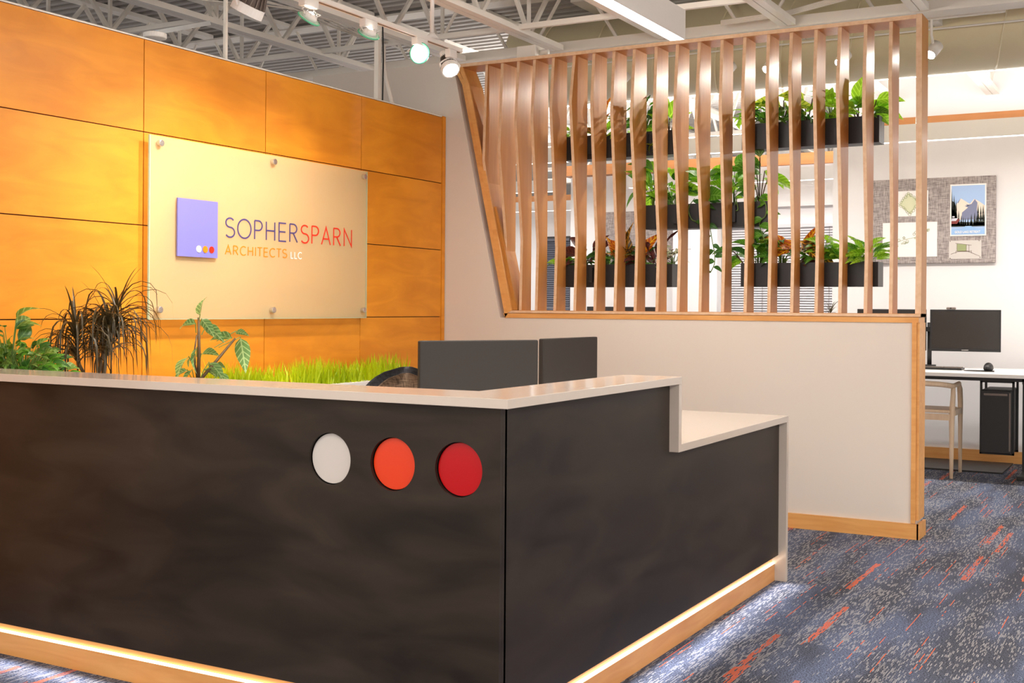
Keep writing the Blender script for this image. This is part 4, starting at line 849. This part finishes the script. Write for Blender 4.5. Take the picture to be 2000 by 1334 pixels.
# monitors on the desk
def monitor(p0, p1, z0, z1, label, back=True, stand=True, deskz=ZL, th=.02, pole=None):
    """p0,p1: left and right ends (x,y) seen from the camera side; panel bottom/top"""
    a_, b_ = Vector((p0[0], p0[1], 0)), Vector((p1[0], p1[1], 0)); d = (b_-a_).normalized(); n_ = d.cross(Vector((0, 0, 1))); c = (a_+b_)/2
    if n_.dot(Vector((-1, -.5, 0))) < 0: n_ = -n_          # n_ faces the camera
    t = thing('monitor', label, 'monitor', (c.x, c.y, z0 if not stand else deskz)); w_ = (b_-a_).length
    def bx(m, u0, u1, v0, v1, za, zb):
        vs = [c+d*u+n_*v+Vector((0, 0, z)) for u in (u0, u1) for v in (v0, v1) for z in (za, zb)]
        return m.add(vs, [(0, 1, 3, 2), (4, 6, 7, 5), (0, 4, 5, 1), (2, 3, 7, 6), (0, 2, 6, 4), (1, 5, 7, 3)])
    h = w_/2
    if back:
        bx(MB(), -h, h, -.008, th, z0, z1).build('back_shell', 'monback', t, bevel=.006)
        bx(MB(), -h+.008, h-.008, -.011, -.008, z0+.01, z1-.008).build('screen', 'screen', t)
    else:
        bx(MB(), -h, h, -th, 0, z0, z1).build('bezel', 'black', t, bevel=.002)
        bx(MB(), -h+.012, h-.012, 0, .0015, z0+.022, z1-.012).build('screen', 'screen', t)
        bx(MB(), -.025, .025, 0, .0012, z0+.008, z0+.013).build('badge', 'chrome', t)
    if stand:
        s = -1 if back else -1; m = MB(); bx(m, -.03, .03, -.07, -.045, deskz+.01, z0+.18); bx(m, -.03, .03, -.06, -.008, z0+.1, z0+.16); m.build('stand', 'black', t)
        bx(MB(), -.12, .12, -.15, .03, deskz, deskz+.01).build('stand_base', 'black', t, bevel=.003)
    return t
def pt(px, D_): 
    q = fw*D_+rt*((px-1000)/FPX*D_); return (q.x, q.y)
monitor((4.44, 2.957), (4.9426, 2.6289), .80, 1.066, 'dark wide monitor seen from behind on the reception desk, left of two')
monitor((5.128, 2.708), (5.695, 2.685), .80, 1.066, 'second dark monitor standing at an angle right of the first')
tw = thing('side_table', 'white work table behind the reception desk carrying the two monitors', 'table', (5.0, 2.7, 0))
MB().box(4.2, 5.9, 2.352, 3.1, ZL-.028, ZL).build('table_top', 'white', tw)
for x_, y_ in ((4.24, 2.40), (4.24, 3.05), (5.85, 2.40), (5.85, 3.05)): MB().box(x_-.02, x_+.02, y_-.02, y_+.02, 0, ZL-.028).build('leg', 'grey', tw)
# task chair
t = thing('task_chair', 'round-backed charcoal mesh task chair behind the reception counter', 'chair', (4.55, 3.35, 0))
cx_, cy__, = 4.80, 3.26; fx = Vector((.873, .488, 0)); rx = Vector((.488, -.873, 0))
def shell(wd, z0, z1, off, n_=18, k_=18, th=.012):
    m = MB(); rows = []
    for i in range(k_+1):
        v = i/k_; z = z0+(z1-z0)*v; ww_ = wd*math.sqrt(max(0.015, 1-(max(0, v-.45)/.55)**2))
        row = []
        for j in range(n_+1):
            u = -1+2*j/n_; p = Vector((cx_, cy__, z))+rx*u*ww_/2+fx*(off+.05*(1-u*u)-.02*v); row.append(p)
        rows.append(row)
    vs = [p for r in rows for p in r]+[p+fx*th for r in rows for p in r]; N_ = (n_+1)*(k_+1); fs = []
    for i in range(k_):
        for j in range(n_): q = i*(n_+1)+j; fs += [(q, q+1, q+n_+2, q+n_+1), (N_+q, N_+q+n_+1, N_+q+n_+2, N_+q+1)]
    for j in range(n_): fs += [(j, N_+j, N_+j+1, j+1), (k_*(n_+1)+j, k_*(n_+1)+j+1, N_+k_*(n_+1)+j+1, N_+k_*(n_+1)+j)]
    for i in range(k_): 
        for j in (0, n_): q = i*(n_+1)+j; fs.append((q, q+n_+1, N_+q+n_+1, N_+q))
    m.add(vs, fs); return m
shell(.50, .50, .925, 0).build('backrest', 'mesh_d', t, smooth=True)
shell(.38, .52, .895, -.018).build('back_cushion', 'mesh_b', t, smooth=True)
MB().prism([(4.5, 3.2), (4.9, 3.0), (5.0, 3.3), (4.7, 3.55), (4.5, 3.45)], 'z', .44, .50).build('seat', 'mesh_d', t, bevel=.015)
MB().cyl((4.75, 3.28, .1), (4.75, 3.28, .44), .025, 14).build('gas_column', 'black', t, smooth=True)
MB().bar((4.75, 3.28, .42), (4.75+.04, 3.34, .6), .04, .02).build('back_support', 'black', t)
for k in range(5):
    a_ = k*2*math.pi/5+.3; e = Vector((4.75+.27*math.cos(a_), 3.28+.27*math.sin(a_), .075)); MB().bar((4.75, 3.28, .11), e, .035, .02).build('leg', 'black', t)
    MB().cyl(e+Vector((0, -.012, -.047)), e+Vector((0, .012, -.047)), .027, 14).build('caster', 'black', t)

# ------------------------------------------------------------------ back office
t = thing('pinboard', 'grey tweed pinboard on the office wall to the right of the screen', 'pinboard', (10.26, 1.78, 1.6))
MB().box(10.235, 10.27, 1.297, 2.263, 1.60, 2.30).build('board', 'pin', t, bevel=.006)
t = thing('pinboard', 'grey tweed pinboard far behind the lower left planter', 'pinboard', (12.29, 5.2, 1.7))
MB().box(12.265, 12.30, 4.82, 5.68, 1.72, 2.29).build('board', 'pin', t, bevel=.006)
XP = 10.234
def flat(m, pts, dx): m.add([(XP-dx, y_, z_) for y_, z_ in pts], [tuple(range(len(pts)))])
def sheet(y0, y1, z0, z1, label, mat='paper'):
    t = thing('pinned_drawing', label, 'drawing', (XP, (y0+y1)/2, z0)); MB().box(XP-.002, XP-.0005, y0, y1, z0, z1).build('sheet', mat, t); return t
LN = plain('sage_ink', srgb(150, 158, 112), .8); MAT['ink'] = LN; MAT['ink2'] = plain('brown_ink', srgb(96, 70, 52), .8); MAT['ink3'] = plain('pale_sage_ink', srgb(214, 214, 178), .8)
t = sheet(1.815, 2.117, 1.99, 2.20, 'white sketch of a round-bordered site plan, upper left on the pinboard')
m = MB(); r_ = random.Random(4)
def ring(m, y_, z_, r0, n_=10, wd=.003, dx=.0035):
    for k in range(n_):
        a0, a1 = 2*math.pi*k/n_, 2*math.pi*(k+1)/n_
        flat(m, [(y_+r0*math.cos(a0), z_+r0*math.sin(a0)), (y_+r0*math.cos(a1), z_+r0*math.sin(a1)), (y_+(r0-wd)*math.cos(a1), z_+(r0-wd)*math.sin(a1)), (y_+(r0-wd)*math.cos(a0), z_+(r0-wd)*math.sin(a0))], dx)
cor = [(1.975, 2.185), (1.885, 2.11), (1.955, 2.005), (2.045, 2.09)]
for i in range(4):
    a_, b_ = cor[i], cor[(i+1) % 4]
    for k in range(6): u = k/6; ring(m, a_[0]+(b_[0]-a_[0])*u+r_.uniform(-.006, .006), a_[1]+(b_[1]-a_[1])*u+r_.uniform(-.005, .005), r_.uniform(.009, .014))
m.build('sketch_lines', 'ink', t)
m = MB(); flat(m, [cor[0], cor[1], cor[2], cor[3]], .0028); m.build('tint', 'ink3', t)
t = sheet(1.742, 2.177, 1.655, 1.94, 'larger white sketch of a tree-lined path, lower left on the pinboard')
m = MB()
for k in range(26):
    u = r_.random(); y_ = 2.14-.33*u; z_ = 1.72+.16*u+r_.uniform(-.03, .03); ring(m, y_, z_, r_.uniform(.006, .013))
for k in range(12): u = k/12; v = (k+1)/12; f_ = lambda u: (2.10-.30*u, 1.745+.13*u+.012*math.sin(u*7)); p_, q_ = f_(u), f_(v); flat(m, [(p_[0], p_[1]), (q_[0], q_[1]), (q_[0], q_[1]+.003), (p_[0], p_[1]+.003)], .0036)
m.build('sketch_lines', 'ink', t)
# mountain poster
t = thing('mountain_poster', 'framed poster of snowy mountains, pine trees and a lake on the pinboard', 'poster', (XP, 1.505, 1.82))
y0, y1, z0, z1 = 1.367, 1.642, 1.818, 2.238
MB().box(XP-.006, XP-.0005, y0, y1, z0, z1).build('poster_board', 'paper', t)
for nme, c in (('p_sky', (164, 190, 226)), ('p_snow', (232, 214, 196)), ('p_shade', (120, 124, 150)), ('p_pine', (40, 46, 36)), ('p_lake', (150, 186, 226)), ('p_barn', (122, 44, 38)), ('p_roof', (206, 204, 214))): MAT[nme] = plain(nme, srgb(*c), .5, noise=.01)
W_, H_ = y1-y0-.02, z1-z0-.024
def U(u, v): return (y1-.01-u*W_, z0+.012+v*H_)       # u: left to right as seen, v: up
def lay(mat, polys, dx):
    m = MB()
    for p in polys: flat(m, [U(*q) for q in p], dx)
    m.build('print_layer', mat, t)
lay('p_sky', [[(0, 0), (1, 0), (1, 1), (0, 1)]], .0065)
lay('p_snow', [[(.15, .3), (.15, .62), (.28, .74), (.42, .68), (.55, .62), (.68, .72), (.8, .68), (1, .58), (1, .3)]], .007)
lay('p_shade', [[(.28, .74), (.18, .66), (.2, .64)], [(.3, .3), (.32, .45), (.5, .55), (.4, .58), (.6, .62), (.7, .715), (.78, .64), (.76, .5), (.82, .35), (.8, .3)], [(.42, .62), (.55, .6), (.5, .58)]], .0075)
trees = []
for u, v, w__ in [(.0, .95, .09), (.08, .82, .07), (.14, .72, .06), (.22, .5, .05), (.3, .4, .04), (.36, .36, .04), (.42, .34, .04), (.5, .35, .04), (.6, .42, .05), (.7, .45, .05), (.8, .62, .06), (.88, .58, .06), (.95, .6, .06), (1.0, .5, .05), (.76, .38, .05)]:
    for k in range(3): vv = v-(v-.17)*k*.28; trees.append([(max(0, u-w__*(.4+k*.35)), vv-(v-.17)*.42), (min(1, u+w__*(.4+k*.35)), vv-(v-.17)*.42), (min(1, max(0, u)), vv)])
trees += [[(0, .16), (1, .16), (1, .24), (0, .26)], [(0, .26), (.14, .26), (.16, .5), (.1, .66), (0, .7)]]
lay('p_pine', trees, .008)
lay('p_lake', [[(0, 0), (1, 0), (1, .115), (0, .115)], [(.3, .115), (.75, .115), (.6, .17), (.42, .17)]], .0085)
lay('p_barn', [[(0, .22), (.17, .22), (.26, .3), (.2, .33), (0, .29)]], .009)
lay('p_roof', [[(0, .28), (.14, .28), (.2, .335), (.02, .335)], [(.03, .35), (.1, .35), (.1, .38), (.03, .38)]], .0095)
cu = bpy.data.curves.new('title', 'FONT'); cu.body = 'GOLD LAKE RETREAT'; cu.size = .026; cu.offset = .0006; cu.extrude = .0004
o = bpy.data.objects.new('tmp', cu); C.objects.link(o); bpy.context.view_layer.update()
me = bpy.data.meshes.new_from_object(o.evaluated_get(bpy.context.evaluated_depsgraph_get())); bpy.data.objects.remove(o)
wd = max(v.co.x for v in me.vertices); me.transform(Matrix.Diagonal((.195/wd, 1, 1, 1)))
me.transform(Matrix(((0, 0, 1, -.0105), (-1, 0, 0, .10), (0, 1, 0, .022), (0, 0, 0, 1)))); me.materials.clear(); me.materials.append(MAT['paper'])
o = bpy.data.objects.new('title_lettering', me); C.objects.link(o); o.parent = t
t = sheet(1.402, 1.650, 1.633, 1.783, 'grey vellum sketch of a small pavilion pinned under the poster', 'vellum')
def ln(m, a_, b_, w_=.0025, dx=.0035):
    d = Vector((b_[0]-a_[0], b_[1]-a_[1])).normalized(); n_ = Vector((-d.y, d.x))*w_/2
    flat(m, [(a_[0]+n_.x, a_[1]+n_.y), (b_[0]+n_.x, b_[1]+n_.y), (b_[0]-n_.x, b_[1]-n_.y), (a_[0]-n_.x, a_[1]-n_.y)], dx)
m = MB(); V = lambda u, v: (1.650-u*.248, 1.633+v*.15)
for a_, b_ in (((.2, .85), (.7, .73)), ((.24, .42), (.68, .42)), ((.25, .42), (.25, .83)), ((.54, .42), (.54, .76)), ((.62, .35), (.62, .75)), ((.22, .3), (.22, .45)), ((.7, .3), (.7, .46)), ((.06, .26), (.3, .4)), ((.3, .4), (.6, .4)), ((.6, .4), (.95, .14))): ln(m, V(*a_), V(*b_))
m.build('sketch_lines', 'ink2', t)
m = MB(); flat(m, [V(.25, .43), V(.54, .43), V(.54, .76), V(.25, .82)], .003); m.build('tint', 'ink', t)
m = MB(); 
for u, v in ((.04, .96), (.93, .97), (.04, .04), (.96, .08)): q = V(u, v); m.cyl((XP-.006, *q), (XP-.002, *q), .004, 8)
m.build('pushpin', 'grey', t)
# desk
t = thing('office_desk', 'white topped desk with black legs against the office wall', 'desk', (9.45, .9, 0))
MB().box(9.02, 9.95, -.6, 2.5, .742, .77).build('desk_top', 'white', t, bevel=.003)
MB().box(9.10, 9.9, .93, .97, .70, .742).box(9.10, 9.14, -.5, 2.4, .715, .742).build('frame_rail', 'black', t)
for y_ in (.98, -.5):
    MB().box(9.55, 9.62, y_-.035, y_+.035, .03, .72).build('leg', 'black', t); MB().box(9.25, 9.92, y_-.04, y_+.04, 0, .03).build('foot', 'black', t, bevel=.006)
monitor((9.72, 1.703), (9.76, 1.193), .90, 1.222, 'black monitor on an arm at the right of the half wall', back=False, stand=False)
monitor((9.72, 2.262), (9.76, 1.738), .90, 1.222, 'black monitor partly hidden behind the right end of the half wall', back=False, stand=False)
tm = thing('monitor_riser', 'black post monitor arm between the two office monitors', 'monitor arm', (9.80, 1.72, .77))
MB().cyl((9.80, 1.72, .79), (9.80, 1.72, 1.12), .017, 14).build('post', 'black', tm, smooth=True); MB().cyl((9.80, 1.72, .77), (9.80, 1.72, .79), .05, 20).build('base', 'black', tm)
MB().box(9.765, 9.80, 1.40, 1.72, 1.05, 1.085).box(9.765, 9.80, 1.72, 2.0, 1.05, 1.085).build('arm', 'black', tm)
MB().box(9.75, 9.79, 1.40, 1.46, 1.02, 1.11).build('mount_plate', 'black', tm)
t = thing('webcam', 'small dark grey webcam on top of the right office monitor', 'webcam', (9.74, 1.55, 1.223))
MB().box(9.72, 9.75, 1.515, 1.585, 1.223, 1.24).build('camera_body', 'grey', t, bevel=.007); MB().cyl((9.715, 1.55, 1.232), (9.72, 1.55, 1.232), .006, 12).build('lens', 'black', t)
t = thing('keyboard', 'black keyboard on the white office desk', 'keyboard', (9.45, 1.62, .77))
MB().box(9.40, 9.55, 1.42, 1.86, .771, .785).build('key_tray', 'black', t, bevel=.003)
for i in range(4):
    for j in range(14): MB().box(9.412+i*.033, 9.438+i*.033, 1.43+j*.03, 1.456+j*.03, .785, .791).build('key', 'grey', t)
t = thing('mouse', 'black ergonomic mouse on the office desk', 'mouse', (9.42, 1.24, .77))
m = MB(); m.tube([(9.36, 1.24, .785), (9.38, 1.24, .792), (9.42, 1.235, .80), (9.46, 1.23, .79), (9.48, 1.23, .78)], [.008, .026, .034, .026, .008], 16)
m.v = [(v[0], v[1], max(v[2], .775)) for v in m.v]; m.build('mouse_body', 'black', t, smooth=True)
tag(MB().prism([(9.30, 1.18), (9.30, 1.33), (9.36, 1.40), (9.44, 1.38), (9.47, 1.20)], 'z', .7705, .7745).build('mouse_pad', 'black'), 'thin black mouse pad on the white office desk', 'mouse pad')
t = thing('computer_tower', 'black computer tower slung under the office desk', 'computer', (9.5, 1.17, .17))
MB().box(9.30, 9.72, 1.065, 1.27, .18, .64).build('case', 'black', t, bevel=.006)
MB().box(9.296, 9.30, 1.09, 1.25, .60, .615).box(9.296, 9.30, 1.068, 1.078, .2, .62).build('front_trim', 'grey', t)
m = MB()
for k in range(2): x_ = 9.36+k*.25; m.box(x_, x_+.025, 1.27, 1.285, .165, .70).box(x_, x_+.025, 1.05, 1.065, .165, .74).box(x_, x_+.025, 1.05, 1.285, .165, .18).box(x_, x_+.025, 1.05, 1.285, .69, .71)
m.build('sling_bracket', 'black', t)
# oak chair
t = thing('oak_armchair', 'pale oak armchair tucked at the office desk beyond the half wall', 'chair', (9.3, 1.7, 0))
for side, ys in (('r', 1.44), ('l', 1.98)):
    sgn = 1 if side == 'r' else -1
    MB().tube([(9.10, ys, 0), (9.14, ys+sgn*.005, .25), (9.17, ys+sgn*.01, .46), (9.16, ys, .60), (9.16, ys, .66)], [.013, .017, .022, .018, .016], 10).build('rear_leg', 'oak', t, smooth=True)
    MB().tube([(9.50, ys-sgn*.0, 0), (9.49, ys, .3), (9.49, ys, .52), (9.46, ys, .63), (9.40, ys, .675)], [.013, .016, .02, .02, .016], 10).build('front_leg', 'oak', t, smooth=True)
    MB().tube(cr([(9.16, ys, .665), (9.30, ys-sgn*.01, .675), (9.42, ys, .672)], 4), .017, 10).build('armrest', 'oak', t, smooth=True)
    MB().bar((9.17, ys, .47), (9.49, ys, .47), .03, .04).build('side_rail', 'oak', t)
m = MB().tube(cr([(9.16, 1.44, .665), (9.08, 1.52, .68), (9.06, 1.71, .685), (9.08, 1.90, .68), (9.16, 1.98, .665)], 6), .02, 10); m.build('back_rail', 'oak', t, smooth=True)
MB().box(9.13, 9.50, 1.46, 1.96, .468, .492).build('seat', 'oak', t, bevel=.008)
MB().box(9.15, 9.17, 1.46, 1.96, .415, .46).build('seat_rail', 'oak', t)
tag(MB().box(9.55, 10.2, 1.15, 2.4, 0, .012).build('floor_mat', 'black'), 'flat black mat on the carpet under the office desk', 'mat')
# second desk seen through the screen
t = thing('office_desk', 'white desk behind the screen carrying the hidden monitor', 'desk', (9.6, 4.2, 0))
MB().box(9.3, 10.2, 2.9, 5.6, .742, .77).build('desk_top', 'white', t)
for y_ in (3.0, 5.5): MB().box(9.6, 9.7, y_-.035, y_+.035, .03, .742).build('leg', 'black', t); MB().box(9.35, 10.1, y_-.04, y_+.04, 0, .03).build('foot', 'black', t)
monitor((9.72, 4.66), (9.76, 4.0), .86, 1.226, 'black monitor whose top edge shows behind the left slats', back=False, deskz=.77)
pot(9.5, 2.42, .77, 1.10, .05, 'small pot of the spiky plant behind the right slats')
MAT_ = leafmesh('blade', 'lf_drac', .05, .35, .2)
t = thing('spiky_plant', 'small spiky air plant peeking over the sill between the right slats', 'plant', (9.5, 2.42, 1.103)); r_ = random.Random(5)
for k in range(26): put_leaf(t, (0, 0, .08), r_.uniform(0, 6.28), r_.uniform(-.2, 1.4), r_.uniform(.1, .19), MAT_, name='blade')
MB().cyl((9.5, 2.42, 1.10), (9.5, 2.42, 1.19), .006, 6).build('stem', 'stemd', t)

for o in bpy.data.objects:
    if '_org' in o: del o['_org']
